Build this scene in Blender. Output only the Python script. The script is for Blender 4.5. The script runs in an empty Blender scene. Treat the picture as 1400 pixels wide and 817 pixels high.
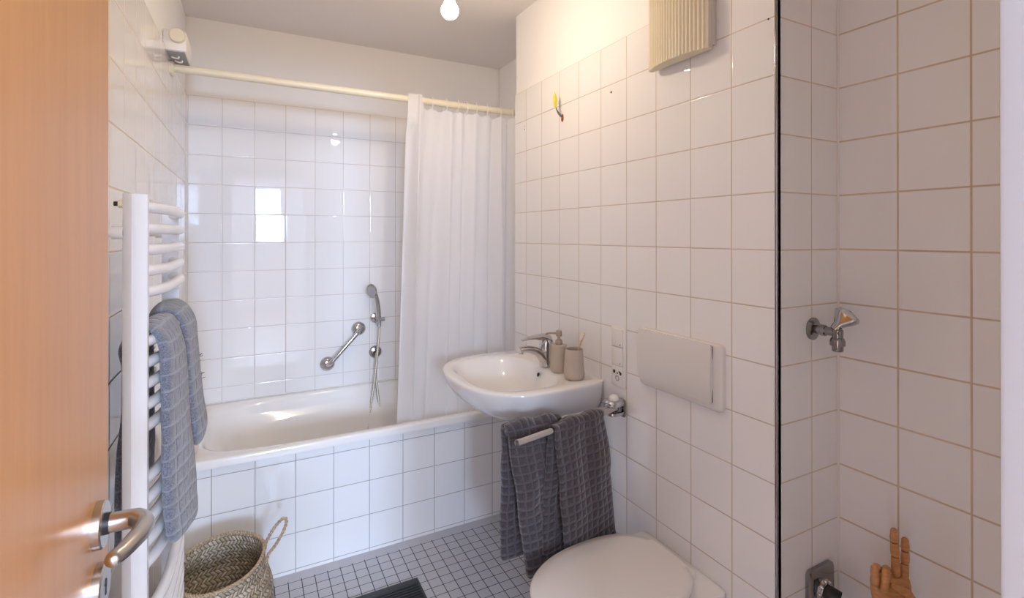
import bpy, bmesh, math, random
from math import sin, cos, pi, sqrt, radians, atan2
from mathutils import Vector, Matrix, noise
random.seed(7)
scene = bpy.context.scene
COL = scene.collection
H = 1.403          # camera height; measured heights are given relative to it with z()
def z(v): return v + H

# ------------------------------------------------------------------ materials
def new_mat(name):
    m = bpy.data.materials.new(name); m.use_nodes = True
    nt = m.node_tree; b = nt.nodes['Principled BSDF']
    return m, nt, b
def simple(name, col, rough=.5, metal=0, spec=.5, coat=0, bump=0, bscale=200, sss=0, emis=None, estr=0):
    m, nt, b = new_mat(name)
    b.inputs['Base Color'].default_value = (*col, 1)
    b.inputs['Roughness'].default_value = rough
    b.inputs['Metallic'].default_value = metal
    b.inputs['Specular IOR Level'].default_value = spec
    b.inputs['Coat Weight'].default_value = coat
    b.inputs['Coat Roughness'].default_value = .05
    if emis:
        b.inputs['Emission Color'].default_value = (*emis, 1); b.inputs['Emission Strength'].default_value = estr
    if bump:
        tc = nt.nodes.new('ShaderNodeTexCoord'); n = nt.nodes.new('ShaderNodeTexNoise'); n.inputs['Scale'].default_value = bscale
        bp = nt.nodes.new('ShaderNodeBump'); bp.inputs['Strength'].default_value = bump; bp.inputs['Distance'].default_value = .001
        nt.links.new(tc.outputs['Object'], n.inputs['Vector']); nt.links.new(n.outputs['Fac'], bp.inputs['Height']); nt.links.new(bp.outputs[0], b.inputs['Normal'])
    return m
def nd(nt, kind, **kw):
    n = nt.nodes.new(kind)
    for k, v in kw.items():
        if k == 'op': n.operation = v
        else: setattr(n, k, v)
    return n
def mth(nt, op, a, b=None, c=None):
    n = nt.nodes.new('ShaderNodeMath'); n.operation = op
    for i, v in enumerate((a, b, c)):
        if v is None: continue
        if isinstance(v, (int, float)): n.inputs[i].default_value = v
        else: nt.links.new(v, n.inputs[i])
    return n.outputs[0]
def grid_mask(nt, u, u0, p, half, soft):
    """0 on the joint, 1 on the tile"""
    f = mth(nt, 'FRACT', mth(nt, 'DIVIDE', mth(nt, 'SUBTRACT', u, u0 - 50*p), p))
    d = mth(nt, 'MULTIPLY', mth(nt, 'MINIMUM', f, mth(nt, 'SUBTRACT', 1.0, f)), p)
    mr = nt.nodes.new('ShaderNodeMapRange'); mr.interpolation_type = 'SMOOTHSTEP'
    nt.links.new(d, mr.inputs['Value']); mr.inputs['From Min'].default_value = half; mr.inputs['From Max'].default_value = half+soft
    return mr.outputs[0], mth(nt, 'FLOOR', mth(nt, 'DIVIDE', mth(nt, 'SUBTRACT', u, u0 - 50*p), p)), d
def tile_mat(name, au, u0, av, v0, p=.15, half=.0012, soft=.0008, tile=(.83,.81,.79), grout=(.55,.48,.42), rough=.022, tilt=.007, joint_var=.25, edge=.004, tilevar=.02, bump=.6, skip_above=None, spec=.5):
    m, nt, b = new_mat(name)
    tc = nt.nodes.new('ShaderNodeTexCoord'); sp = nt.nodes.new('ShaderNodeSeparateXYZ'); nt.links.new(tc.outputs['Object'], sp.inputs[0])
    U = sp.outputs[au]; V = sp.outputs[av]
    mu, iu, du = grid_mask(nt, U, u0, p, half, soft); mv, iv, dv = grid_mask(nt, V, v0, p, half, soft)
    if skip_above:   # the joint nearest to an edge is left out
        g = mth(nt, 'GREATER_THAN', V, skip_above); mv = mth(nt, 'MAXIMUM', mv, g)
        mu = mth(nt, 'MAXIMUM', mu, g)
    mk = mth(nt, 'MINIMUM', mu, mv)
    cb = nt.nodes.new('ShaderNodeCombineXYZ'); nt.links.new(iu, cb.inputs[0]); nt.links.new(iv, cb.inputs[1])
    wn = nt.nodes.new('ShaderNodeTexWhiteNoise'); wn.noise_dimensions = '3D'; nt.links.new(cb.outputs[0], wn.inputs['Vector'])
    # joint colour with grime
    nz = nt.nodes.new('ShaderNodeTexNoise'); nz.inputs['Scale'].default_value = 6; nz.inputs['Detail'].default_value = 4; nt.links.new(tc.outputs['Object'], nz.inputs['Vector'])
    gm = nt.nodes.new('ShaderNodeMixRGB'); gm.inputs[1].default_value = (*[c*(1-joint_var) for c in grout], 1); gm.inputs[2].default_value = (*[min(1,c*(1+joint_var)) for c in grout], 1)
    nt.links.new(nz.outputs['Fac'], gm.inputs[0])
    tv = mth(nt, 'MULTIPLY_ADD', wn.outputs['Value'], tilevar, 1-tilevar)
    tm = nt.nodes.new('ShaderNodeMixRGB'); tm.blend_type = 'MULTIPLY'; tm.inputs[0].default_value = 1; tm.inputs[1].default_value = (*tile, 1); nt.links.new(tv, tm.inputs[2])
    mix = nt.nodes.new('ShaderNodeMixRGB'); nt.links.new(mk, mix.inputs[0]); nt.links.new(gm.outputs[0], mix.inputs[1]); nt.links.new(tm.outputs[0], mix.inputs[2])
    nt.links.new(mix.outputs[0], b.inputs['Base Color'])
    nt.links.new(mth(nt, 'MULTIPLY_ADD', mk, rough-.8, .8), b.inputs['Roughness'])
    b.inputs['Specular IOR Level'].default_value = spec
    # pillow edge
    dm = mth(nt, 'MINIMUM', du, dv)
    mr = nt.nodes.new('ShaderNodeMapRange'); mr.interpolation_type = 'SMOOTHSTEP'; nt.links.new(dm, mr.inputs['Value']); mr.inputs['From Min'].default_value = half; mr.inputs['From Max'].default_value = edge
    nz2 = nt.nodes.new('ShaderNodeTexNoise'); nz2.inputs['Scale'].default_value = 9; nz2.inputs['Detail'].default_value = 1; nt.links.new(tc.outputs['Object'], nz2.inputs['Vector'])
    h = mth(nt, 'ADD', mr.outputs[0], mth(nt, 'MULTIPLY', nz2.outputs['Fac'], .35))
    bp = nt.nodes.new('ShaderNodeBump'); bp.inputs['Distance'].default_value = .0007; bp.inputs['Strength'].default_value = bump
    nt.links.new(h, bp.inputs['Height'])
    geo = nt.nodes.new('ShaderNodeNewGeometry')
    s1 = nt.nodes.new('ShaderNodeVectorMath'); s1.operation = 'SUBTRACT'; nt.links.new(wn.outputs['Color'], s1.inputs[0]); s1.inputs[1].default_value = (.5,.5,.5)
    s2 = nt.nodes.new('ShaderNodeVectorMath'); s2.operation = 'SCALE'; nt.links.new(s1.outputs[0], s2.inputs[0]); s2.inputs['Scale'].default_value = tilt
    s3 = nt.nodes.new('ShaderNodeVectorMath'); s3.operation = 'ADD'; nt.links.new(s2.outputs[0], s3.inputs[0]); nt.links.new(geo.outputs['Normal'], s3.inputs[1])
    s4 = nt.nodes.new('ShaderNodeVectorMath'); s4.operation = 'NORMALIZE'; nt.links.new(s3.outputs[0], s4.inputs[0])
    nt.links.new(s4.outputs[0], bp.inputs['Normal']); nt.links.new(bp.outputs[0], b.inputs['Normal'])
    return m
def terry_mat(name, col, line, p=.03, lw=.0016, nscale=900):
    """waffle terry cloth, laid out in metres on the UV map"""
    m, nt, b = new_mat(name)
    uv = nt.nodes.new('ShaderNodeUVMap'); uv.uv_map = 'UVMap'
    nzd = nt.nodes.new('ShaderNodeTexNoise'); nzd.inputs['Scale'].default_value = 18; nt.links.new(uv.outputs[0], nzd.inputs['Vector'])
    sb = nt.nodes.new('ShaderNodeVectorMath'); sb.operation='MULTIPLY_ADD'; nt.links.new(nzd.outputs['Color'], sb.inputs[0]); sb.inputs[1].default_value=(.012,.012,0); nt.links.new(uv.outputs[0], sb.inputs[2])
    sp = nt.nodes.new('ShaderNodeSeparateXYZ'); nt.links.new(sb.outputs[0], sp.inputs[0])
    mu, _, du = grid_mask(nt, sp.outputs[0], 0, p, lw*.4, lw*1.6); mv, _, dv = grid_mask(nt, sp.outputs[1], 0, p, lw*.4, lw*1.6)
    mk = mth(nt, 'MINIMUM', mu, mv)
    tc = nt.nodes.new('ShaderNodeTexCoord'); nz = nt.nodes.new('ShaderNodeTexNoise'); nz.inputs['Scale'].default_value = nscale*.45; nz.inputs['Detail'].default_value = 3; nt.links.new(tc.outputs['Object'], nz.inputs['Vector'])
    cr = nt.nodes.new('ShaderNodeValToRGB'); cr.color_ramp.elements[0].position=.35; cr.color_ramp.elements[1].position=.68
    cr.color_ramp.elements[0].color=(*[c*.6 for c in col],1); cr.color_ramp.elements[1].color=(*[c*1.45 for c in col],1); nt.links.new(nz.outputs['Fac'], cr.inputs[0])
    mix = nt.nodes.new('ShaderNodeMixRGB'); nt.links.new(mk, mix.inputs[0]); mix.inputs[1].default_value=(*line,1); nt.links.new(cr.outputs[0], mix.inputs[2]); nt.links.new(mix.outputs[0], b.inputs['Base Color'])
    b.inputs['Roughness'].default_value=.95; b.inputs['Specular IOR Level'].default_value=.1; b.inputs['Sheen Weight'].default_value=.4; b.inputs['Sheen Roughness'].default_value=.5
    dd = mth(nt,'MINIMUM',du,dv); mr = nt.nodes.new('ShaderNodeMapRange'); mr.interpolation_type='SMOOTHSTEP'; nt.links.new(dd, mr.inputs['Value']); mr.inputs['From Max'].default_value=.009
    h = mth(nt,'ADD', mr.outputs[0], mth(nt,'MULTIPLY', nz.outputs['Fac'], .45))
    bp = nt.nodes.new('ShaderNodeBump'); bp.inputs['Distance'].default_value=.006; bp.inputs['Strength'].default_value=.6; nt.links.new(h, bp.inputs['Height']); nt.links.new(bp.outputs[0], b.inputs['Normal'])
    return m
def wood_mat(name, c1, c2, scale=(1,1,1), rough=.35, nscale=3, coat=.3, contrast=(.35,.7)):
    m, nt, b = new_mat(name)
    tc = nt.nodes.new('ShaderNodeTexCoord'); mp = nt.nodes.new('ShaderNodeMapping'); mp.inputs['Scale'].default_value = scale
    nt.links.new(tc.outputs['Object'], mp.inputs[0])
    nz = nt.nodes.new('ShaderNodeTexNoise'); nz.inputs['Scale'].default_value = nscale; nz.inputs['Detail'].default_value = 8; nz.inputs['Roughness'].default_value=.65; nt.links.new(mp.outputs[0], nz.inputs['Vector'])
    cr = nt.nodes.new('ShaderNodeValToRGB'); cr.color_ramp.elements[0].position=contrast[0]; cr.color_ramp.elements[1].position=contrast[1]
    cr.color_ramp.elements[0].color=(*c1,1); cr.color_ramp.elements[1].color=(*c2,1)
    nt.links.new(nz.outputs['Fac'], cr.inputs[0]); nt.links.new(cr.outputs[0], b.inputs['Base Color'])
    b.inputs['Roughness'].default_value = rough; b.inputs['Coat Weight'].default_value = coat; b.inputs['Coat Roughness'].default_value=.15
    return m

TZ = z(.7115)      # joint heights run down from the top edge of the tiling
TILE = (.84,.825,.815); GR = (.56,.47,.39)
M = {}
M['tile_back'] = tile_mat('tile_back', 0, -.1302, 2, TZ, tile=TILE, grout=(.60,.54,.49))
M['tile_side'] = tile_mat('tile_side', 1, 2.173, 2, TZ, tile=TILE, grout=GR)
M['tile_left'] = tile_mat('tile_left', 1, 1.627, 2, TZ, tile=TILE, grout=(.66,.55,.44), half=.0012)
M['tile_niche'] = tile_mat('tile_niche', 1, .688, 2, TZ, tile=TILE, grout=(.60,.48,.36), half=.0018)
M['tile_niche_side'] = tile_mat('tile_niche_side', 0, 1.3325, 2, TZ, tile=TILE, grout=(.60,.48,.36))
M['tile_tub'] = tile_mat('tile_tub', 0, -.1329, 2, TZ, tile=TILE, grout=(.42,.39,.38), half=.0012)
M['mosaic'] = tile_mat('mosaic', 0, .1350, 1, 2.2055, p=.05, half=.0011, soft=.0006, tile=(.50,.50,.53), grout=(.035,.032,.04), rough=.3, tilt=.01, edge=.003, tilevar=.06, skip_above=2.265, spec=.35, joint_var=.1)
M['paint'] = simple('paint', (.85,.84,.83), .7, bump=.3, bscale=260, spec=.25)
M['ceiling'] = simple('ceiling_paint', (.77,.73,.70), .85, bump=.2, bscale=150, spec=.2)
M['hall'] = simple('hall_paint', (.78,.79,.82), .8, spec=.2)
M['hall_floor'] = wood_mat('hall_floor', (.32,.20,.11), (.45,.29,.16), (1,12,1), .4)
M['ceramic'] = simple('ceramic', (.82,.81,.80), .06, spec=.55, coat=.4)
M['enamel'] = simple('enamel', (.83,.81,.78), .10, spec=.5, coat=.3)
M['lid'] = simple('toilet_plastic', (.80,.77,.74), .22, spec=.45)
M['chrome'] = simple('chrome', (.58,.58,.60), .09, 1)
M['chrome_dark'] = simple('chrome_dimmed', (.30,.29,.29), .14, 1)  # darker chrome copy, dark mirrored surroundings put into its base colour
M['steel'] = simple('brushed_steel', (.56,.53,.50), .27, 1)
M['hose'] = simple('hose_metal', (.60,.55,.46), .28, 1)
M['lacquer'] = simple('radiator_lacquer', (.80,.80,.82), .22, spec=.45, coat=.2)
M['frame'] = simple('frame_lacquer', (.60,.61,.63), .3)
M['plastic'] = simple('switch_plastic', (.80,.77,.74), .3)
M['flush'] = simple('flush_plastic', (.72,.69,.65), .25)
M['ivory'] = simple('ivory_plastic', (.78,.72,.56), .35)
M['vent'] = simple('vent_plastic', (.72,.64,.47), .5)
M['vent_edge'] = simple('vent_edge_plastic', (.58,.54,.47), .45)
M['grey'] = simple('grey_plastic', (.36,.35,.36), .6)
M['black'] = simple('black_rubber', (.012,.012,.014), .45)
M['dark'] = simple('dark_gap', (.02,.018,.016), .7)
M['silicone'] = simple('silicone', (.78,.74,.70), .4)
M['taupe'] = simple('taupe_stoneware', (.50,.42,.34), .6, bump=.15, bscale=700)
M['cork'] = simple('dark_foot', (.12,.09,.07), .8)
M['bamboo'] = wood_mat('bamboo', (.62,.40,.20), (.75,.52,.28), (6,6,1), .5, 20)
M['bristle'] = simple('bristle', (.82,.72,.58), .8)
M['towel'] = terry_mat('charcoal_terry', (.066,.056,.064), (.105,.092,.102), p=.027)
M['towel_blue'] = terry_mat('blue_grey_terry', (.17,.18,.22), (.25,.265,.31), p=.034)
M['door'] = wood_mat('door_beech', (.57,.235,.052), (.64,.285,.078), (14,14,.7), .30, 3, coat=.12)
M['door_edge'] = simple('door_edge_band', (.50,.36,.26), .5)
M['handwood'] = wood_mat('hand_wood', (.42,.18,.055), (.62,.30,.11), (4,4,14), .45, 12)
M['yellow'] = simple('yellow_terminal', (.75,.66,.02), .5)
M['wire'] = simple('wire_sleeve', (.10,.10,.11), .5)
M['brick'] = simple('bare_hole', (.30,.10,.04), .9)
M['leaf'] = simple('leaf', (.06,.10,.06), .55)
M['handjoint'] = simple('hand_joint', (.20,.08,.025), .5)
M['stem'] = simple('stem', (.14,.09,.05), .7)
M['vase'] = simple('vase_ceramic', (.72,.62,.57), .35)
M['bulb'] = simple('lit_glass', (1,1,1), .3, emis=(1,.80,.585), estr=245)
M['socket'] = simple('lamp_socket', (.85,.82,.78), .4)
# curtain
m, nt, b = new_mat('curtain_fabric'); M['curtain'] = m
b.inputs['Base Color'].default_value=(.95,.94,.95,1); b.inputs['Roughness'].default_value=.45; b.inputs['Specular IOR Level'].default_value=.35
tr = nt.nodes.new('ShaderNodeBsdfTranslucent'); tr.inputs[0].default_value=(.95,.95,.97,1)
mx = nt.nodes.new('ShaderNodeMixShader'); mx.inputs[0].default_value=.45
tp = nt.nodes.new('ShaderNodeBsdfTransparent'); mx2 = nt.nodes.new('ShaderNodeMixShader'); mx2.inputs[0].default_value=.06
out = nt.nodes['Material Output']
tc = nt.nodes.new('ShaderNodeTexCoord'); mp = nt.nodes.new('ShaderNodeMapping'); mp.inputs['Scale'].default_value=(1,1,.35); nz = nt.nodes.new('ShaderNodeTexNoise'); nz.inputs['Scale'].default_value=22; nz.inputs['Detail'].default_value=5; nz.inputs['Distortion'].default_value=.6
nt.links.new(tc.outputs['Object'], mp.inputs[0]); nt.links.new(mp.outputs[0], nz.inputs['Vector'])
bp = nt.nodes.new('ShaderNodeBump'); bp.inputs['Distance'].default_value=.004; bp.inputs['Strength'].default_value=.45; nt.links.new(nz.outputs['Fac'], bp.inputs['Height'])
nt.links.new(bp.outputs[0], b.inputs['Normal']); nt.links.new(bp.outputs[0], tr.inputs['Normal'])
nt.links.new(b.outputs[0], mx.inputs[1]); nt.links.new(tr.outputs[0], mx.inputs[2]); nt.links.new(mx.outputs[0], mx2.inputs[1]); nt.links.new(tp.outputs[0], mx2.inputs[2]); nt.links.new(mx2.outputs[0], out.inputs[0])
# basket weave on UV (u = stitches around, v = rows)
m, nt, b = new_mat('seagrass_weave'); M['weave'] = m
uv = nt.nodes.new('ShaderNodeUVMap'); uv.uv_map='UVMap'
nzw = nt.nodes.new('ShaderNodeTexNoise'); nzw.inputs['Scale'].default_value=25
nt.links.new(uv.outputs[0], nzw.inputs['Vector'])
vm = nt.nodes.new('ShaderNodeVectorMath'); vm.operation='MULTIPLY_ADD'; nt.links.new(nzw.outputs['Color'], vm.inputs[0]); vm.inputs[1].default_value=(.006,.006,0); nt.links.new(uv.outputs[0], vm.inputs[2])
sp = nt.nodes.new('ShaderNodeSeparateXYZ'); nt.links.new(vm.outputs[0], sp.inputs[0])
RH, SW = .0155, .0155
rv = mth(nt,'DIVIDE',sp.outputs[1],RH); ri = mth(nt,'FLOOR',rv); rf = mth(nt,'FRACT',rv)
sg = mth(nt,'MULTIPLY_ADD',mth(nt,'MODULO',ri,2.0),2.0,-1.0)
su = mth(nt,'ADD',mth(nt,'DIVIDE',sp.outputs[0],SW),mth(nt,'MULTIPLY',sg,mth(nt,'MULTIPLY',rf,.75)))
sf = mth(nt,'FRACT',su)
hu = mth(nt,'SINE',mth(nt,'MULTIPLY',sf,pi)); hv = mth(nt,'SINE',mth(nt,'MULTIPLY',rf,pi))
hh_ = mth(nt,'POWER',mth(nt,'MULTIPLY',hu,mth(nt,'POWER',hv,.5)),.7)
cbn = nt.nodes.new('ShaderNodeCombineXYZ'); nt.links.new(mth(nt,'FLOOR',su),cbn.inputs[0]); nt.links.new(ri,cbn.inputs[1])
wnn = nt.nodes.new('ShaderNodeTexWhiteNoise'); nt.links.new(cbn.outputs[0],wnn.inputs['Vector'])
c1 = nt.nodes.new('ShaderNodeValToRGB'); c1.color_ramp.elements[0].color=(.40,.31,.20,1); c1.color_ramp.elements[1].color=(.66,.56,.43,1); nt.links.new(wnn.outputs['Value'],c1.inputs[0])
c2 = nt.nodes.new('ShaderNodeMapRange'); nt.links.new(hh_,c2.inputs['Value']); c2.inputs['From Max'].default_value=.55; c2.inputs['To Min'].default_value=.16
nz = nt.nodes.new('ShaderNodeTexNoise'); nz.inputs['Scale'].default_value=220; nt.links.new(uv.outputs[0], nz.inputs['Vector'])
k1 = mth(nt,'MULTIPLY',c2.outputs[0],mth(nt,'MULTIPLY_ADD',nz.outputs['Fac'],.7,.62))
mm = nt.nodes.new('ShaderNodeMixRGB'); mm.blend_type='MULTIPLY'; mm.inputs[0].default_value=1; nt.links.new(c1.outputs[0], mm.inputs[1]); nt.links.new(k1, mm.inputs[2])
nt.links.new(mm.outputs[0], b.inputs['Base Color']); b.inputs['Roughness'].default_value=.8
bp = nt.nodes.new('ShaderNodeBump'); bp.inputs['Distance'].default_value=.005; bp.inputs['Strength'].default_value=.9; nt.links.new(hh_, bp.inputs['Height']); nt.links.new(bp.outputs[0], b.inputs['Normal'])
M['rope'] = wood_mat('seagrass_rope', (.30,.20,.11), (.62,.50,.35), (1,1,1), .8, 120, coat=0)
M['rope'].node_tree.nodes['Principled BSDF'].inputs['Roughness'].default_value=.85

# ------------------------------------------------------------------ object helpers
LOC = {}
def origin_of(o):
    return LOC.get(o.name, Vector((0,0,0)))
def tag(o, label=None, cat=None, group=None, kind=None):
    if label: o['label'] = label
    if cat: o['category'] = cat
    if group: o['group'] = group
    if kind: o['kind'] = kind
    return o
def thing(name, loc, label, cat, group=None):
    o = bpy.data.objects.new(name, None); COL.objects.link(o); o.empty_display_size = .05
    o.location = loc; LOC[o.name] = Vector(loc)
    return tag(o, label, cat, group)
def obj(name, bm, mats, parent=None, smooth=40, loc=None):
    """bm is in world coordinates; it is re-based on the parent's (or its own) origin"""
    me = bpy.data.meshes.new(name)
    base = origin_of(parent) if parent else Vector(loc or (0,0,0))
    bmesh.ops.translate(bm, verts=bm.verts, vec=-base)
    if smooth is not None:
        for f in bm.faces: f.smooth = True
        for e in bm.edges:
            if len(e.link_faces) == 2 and e.calc_face_angle(0) > radians(smooth): e.smooth = False
    bm.to_mesh(me); bm.free()
    for m_ in (mats if isinstance(mats, (list, tuple)) else [mats]): me.materials.append(m_)
    o = bpy.data.objects.new(name, me); COL.objects.link(o)
    if parent: o.parent = parent; LOC[o.name] = base
    else:
        o.location = base; LOC[o.name] = base
    return o
def struct(name, bm, mats, smooth=None, parent=None):
    o = obj(name, bm, mats, parent, smooth)
    if not parent: o['kind'] = 'structure'
    return o
def box(bm, x0,x1,y0,y1,z0,z1, mi=0, bev=0, seg=2):
    vs = [bm.verts.new(p) for p in [(x0,y0,z0),(x1,y0,z0),(x1,y1,z0),(x0,y1,z0),(x0,y0,z1),(x1,y0,z1),(x1,y1,z1),(x0,y1,z1)]]
    fs = [bm.faces.new([vs[i] for i in f]) for f in [(0,3,2,1),(4,5,6,7),(0,1,5,4),(1,2,6,5),(2,3,7,6),(3,0,4,7)]]
    for f in fs: f.material_index = mi
    if bev:
        es = list({e for f in fs for e in f.edges})
        r = bmesh.ops.bevel(bm, geom=es, offset=bev, segments=seg, affect='EDGES', profile=.5)
        for f in r['faces']: f.material_index = mi
    return fs
def B(*a, **k):
    bm = bmesh.new(); box(bm, *a, **k); return bm
def frame_of(t, up=Vector((0,0,1))):
    t = t.normalized()
    if abs(t.dot(up)) > .95: up = Vector((1,0,0))
    n = (up - t*up.dot(t)).normalized(); return n, t.cross(n)
def bridge(bm, rings, closed=False, cap=True, mi=0, uvl=None):
    out = []
    n = len(rings[0])
    R = rings + ([rings[0]] if closed else [])
    for a, b_ in zip(R, R[1:]):
        for i in range(n):
            j = (i+1) % n
            f = bm.faces.new([a[i], a[j], b_[j], b_[i]]); f.material_index = mi; out.append(f)
    if cap and not closed:
        f1 = bm.faces.new(list(reversed(rings[0]))); f2 = bm.faces.new(rings[-1]); f1.material_index = f2.material_index = mi; out += [f1, f2]
    return out
def tube(bm, pts, r, seg=16, closed=False, mi=0, cap=True, round_end=False):
    pts = [Vector(p) for p in pts]
    rs = r if isinstance(r, (list, tuple)) else [r]*len(pts)
    rs = list(rs)
    if round_end and not closed:
        def ends(P, R, rev):
            d = (P[0]-P[1]).normalized(); o = []
            for a in (80, 60, 35, 15):
                o.append((P[0]+d*R[0]*sin(radians(a)), R[0]*cos(radians(a))))
            return o
        e0 = ends(pts, rs, 0); e1 = ends(pts[::-1], rs[::-1], 1)
        pts = [p for p,_ in e0] + pts + [p for p,_ in reversed(e1)]; rs = [q for _,q in e0] + rs + [q for _,q in reversed(e1)]
    rings = []; prevn = None; N = len(pts)
    for i, p in enumerate(pts):
        a = pts[(i-1) % N] if (closed or i > 0) else p; c = pts[(i+1) % N] if (closed or i < N-1) else p
        t = (c - a)
        if t.length < 1e-9: t = Vector((0,0,1))
        t.normalize()
        if prevn is None: n, _ = frame_of(t)
        else:
            n = prevn - t*prevn.dot(t); n.normalize()
        prevn = n; b_ = t.cross(n)
        rings.append([bm.verts.new(p + (n*cos(2*pi*k/seg) + b_*sin(2*pi*k/seg))*rs[i]) for k in range(seg)])
    bridge(bm, rings, closed, cap, mi)
    return rings
def T(pts, r, **k):
    bm = bmesh.new(); tube(bm, pts, r, **k); return bm
def catmull(P, n=8, closed=False):
    P = [Vector(p) for p in P]; out = []; L = len(P)
    for i in range(L if closed else L-1):
        if closed: a,b_,c,d = P[(i-1)%L],P[i],P[(i+1)%L],P[(i+2)%L]
        else: a,b_,c,d = P[max(i-1,0)],P[i],P[i+1],P[min(i+2,L-1)]
        for k in range(n):
            t = k/n
            out.append(.5*((2*b_)+(c-a)*t+(2*a-5*b_+4*c-d)*t*t+(3*b_-a-3*c+d)*t**3))
    if not closed: out.append(P[-1])
    return out
def lathe(bm, prof, c, axis=Vector((0,0,1)), seg=32, mi=0, sx=1, sy=1):
    """prof: (radius, height along axis) from bottom to top"""
    axis = Vector(axis).normalized(); n, b_ = frame_of(axis, Vector((0,0,1)) if abs(axis.z) < .9 else Vector((0,1,0))); c = Vector(c)
    rings = []
    for r, h in prof:
        rings.append([bm.verts.new(c + axis*h + (n*cos(2*pi*k/seg)*sx + b_*sin(2*pi*k/seg)*sy)*max(r, 1e-5)) for k in range(seg)])
    bridge(bm, rings, False, True, mi); return rings
def Lt(*a, **k):
    bm = bmesh.new(); lathe(bm, *a, **k); return bm
def superring(cx, cy, a, b_, n, zz, N=96, ph=0):
    o = []
    for k in range(N):
        t = 2*pi*k/N + ph
        c, s = cos(t), sin(t)
        rr = (abs(c)**n + abs(s)**n) ** (-1/n)
        o.append(Vector((cx + a*rr*c, cy + b_*rr*s, zz)))
    return o
def superloft(bm, rings, cap=True, N=96, mi=0):
    R = [[bm.verts.new(v) for v in superring(*r, N=N)] for r in rings]
    bridge(bm, R, False, cap, mi); return R
def cloth_loft(stations, n_path=10, seg=40, expo=3.2, wob=.004, seed=0, fold=0, fold_n=3):
    """closed soft slab following stations (N point, F point, thickness); UV in metres"""
    S = []
    keys = [Vector((*N, 0)) for N, F, t in stations]
    Np = catmull([Vector(N) for N,F,t in stations], n_path); Fp = catmull([Vector(F) for N,F,t in stations], n_path)
    Tp = catmull([Vector((t,0,0)) for N,F,t in stations], n_path)
    bm = bmesh.new(); uvl = bm.loops.layers.uv.new('UVMap'); rings = []; C = [(a+b_)/2 for a,b_ in zip(Np,Fp)]
    vlen = [0]
    for i in range(1,len(C)): vlen.append(vlen[-1] + (C[i]-C[i-1]).length)
    tot = vlen[-1]; us = []
    for i in range(len(C)):
        t = (C[min(i+1,len(C)-1)]-C[max(i-1,0)]).normalized(); W = (Fp[i]-Np[i])/2; n = t.cross(W).normalized(); th = Tp[i].x
        # end rounding
        e = min(vlen[i], tot-vlen[i]); q = min(1, e/max(th*.8,1e-4)); sc = sqrt(max(0.02, 1-(1-q)**2))
        ring = []
        hl = min(1, e/.25)
        for k in range(seg):
            a = 2*pi*k/seg; c, s = cos(a), sin(a); rr = (abs(c)**expo+abs(s)**expo)**(-1/expo)
            x = c*rr; y = s*rr
            p = C[i] + W*x*(1-(1-sc)*.12) + n*(th*.5)*y*sc
            d = fold*hl*sin(x*pi*fold_n + seed + vlen[i]*3)
            nv = noise.noise_vector(p*9 + Vector((seed*7.1,0,0)))*wob*(.4+hl) + noise.noise_vector(p*28)*wob*.35
            ring.append(bm.verts.new(p + n*d + nv))
        rings.append(ring)
        us.append(W.length*2)
    nseg = seg
    for i in range(len(rings)-1):
        for k in range(nseg):
            j = (k+1) % nseg
            f = bm.faces.new([rings[i][k], rings[i][j], rings[i+1][j], rings[i+1][k]])
            def U(kk, ii):
                a = 2*pi*kk/nseg; c = cos(a); s = sin(a); rr=(abs(c)**expo+abs(s)**expo)**(-1/expo)
                x = c*rr
                return (x*.5+.5)*us[ii] + (0.003 if s < 0 else 0)
            for lp, (kk, ii) in zip(f.loops, [(k,i),(j,i),(j,i+1),(k,i+1)]): lp[uvl].uv = (U(kk,ii), vlen[ii])
    for rg in (rings[0], rings[-1]):
        f = bm.faces.new(rg if rg is rings[-1] else list(reversed(rg)))
        for lp in f.loops: lp[uvl].uv = (.012,.012)
    bmesh.ops.recalc_face_normals(bm, faces=bm.faces)
    return bm
def prism(bm, poly, axis_pts, mi=0):
    """extrude a list of 3D points by vector"""
    a = [bm.verts.new(p) for p in poly]; b_ = [bm.verts.new(Vector(p)+Vector(axis_pts)) for p in poly]
    bridge(bm, [a, b_], False, True, mi); bmesh.ops.recalc_face_normals(bm, faces=bm.faces)

# ------------------------------------------------------------------ camera
f_px, CX, CY, YAW, PITCH = 694.29, 716.22, 319.97, .49377, .00219
cam = bpy.data.cameras.new('camera'); co = bpy.data.objects.new('camera', cam); COL.objects.link(co)
cam.sensor_width = 36; cam.lens = f_px/1400*36; cam.shift_x = (700-CX)/1400; cam.shift_y = -(408.5-CY)/1400; cam.clip_start=.02
co.location = (0,0,H); co.rotation_euler = (pi/2+PITCH, 0, -YAW)
scene.camera = co

# ------------------------------------------------------------------ room
XL, XS, XN, XA = -.2847, 1.1825, 1.4527, 1.466
YB, YT, YE, YC, YD = 3.067, 2.316, 2.290, .838, .165
CEIL = z(1.110)
JX = .509          # right door jamb
def wall_tiled(name, tile_box, paint_box, tm):
    bm = bmesh.new(); box(bm, *tile_box, 0); box(bm, *paint_box, 1)
    return struct(name, bm, [tm, M['paint']])
wall_tiled('wall_back', (XL-.1,XA+.3,YB,YB+.02,0,TZ), (XL-.1,XA+.3,YB+.006,YB+.12,0,CEIL), M['tile_back'])
wall_tiled('wall_left', (XL-.02,XL,YD,YB,0,TZ), (XL-.12,XL-.006,YD,YB,0,CEIL), M['tile_left'])
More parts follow.
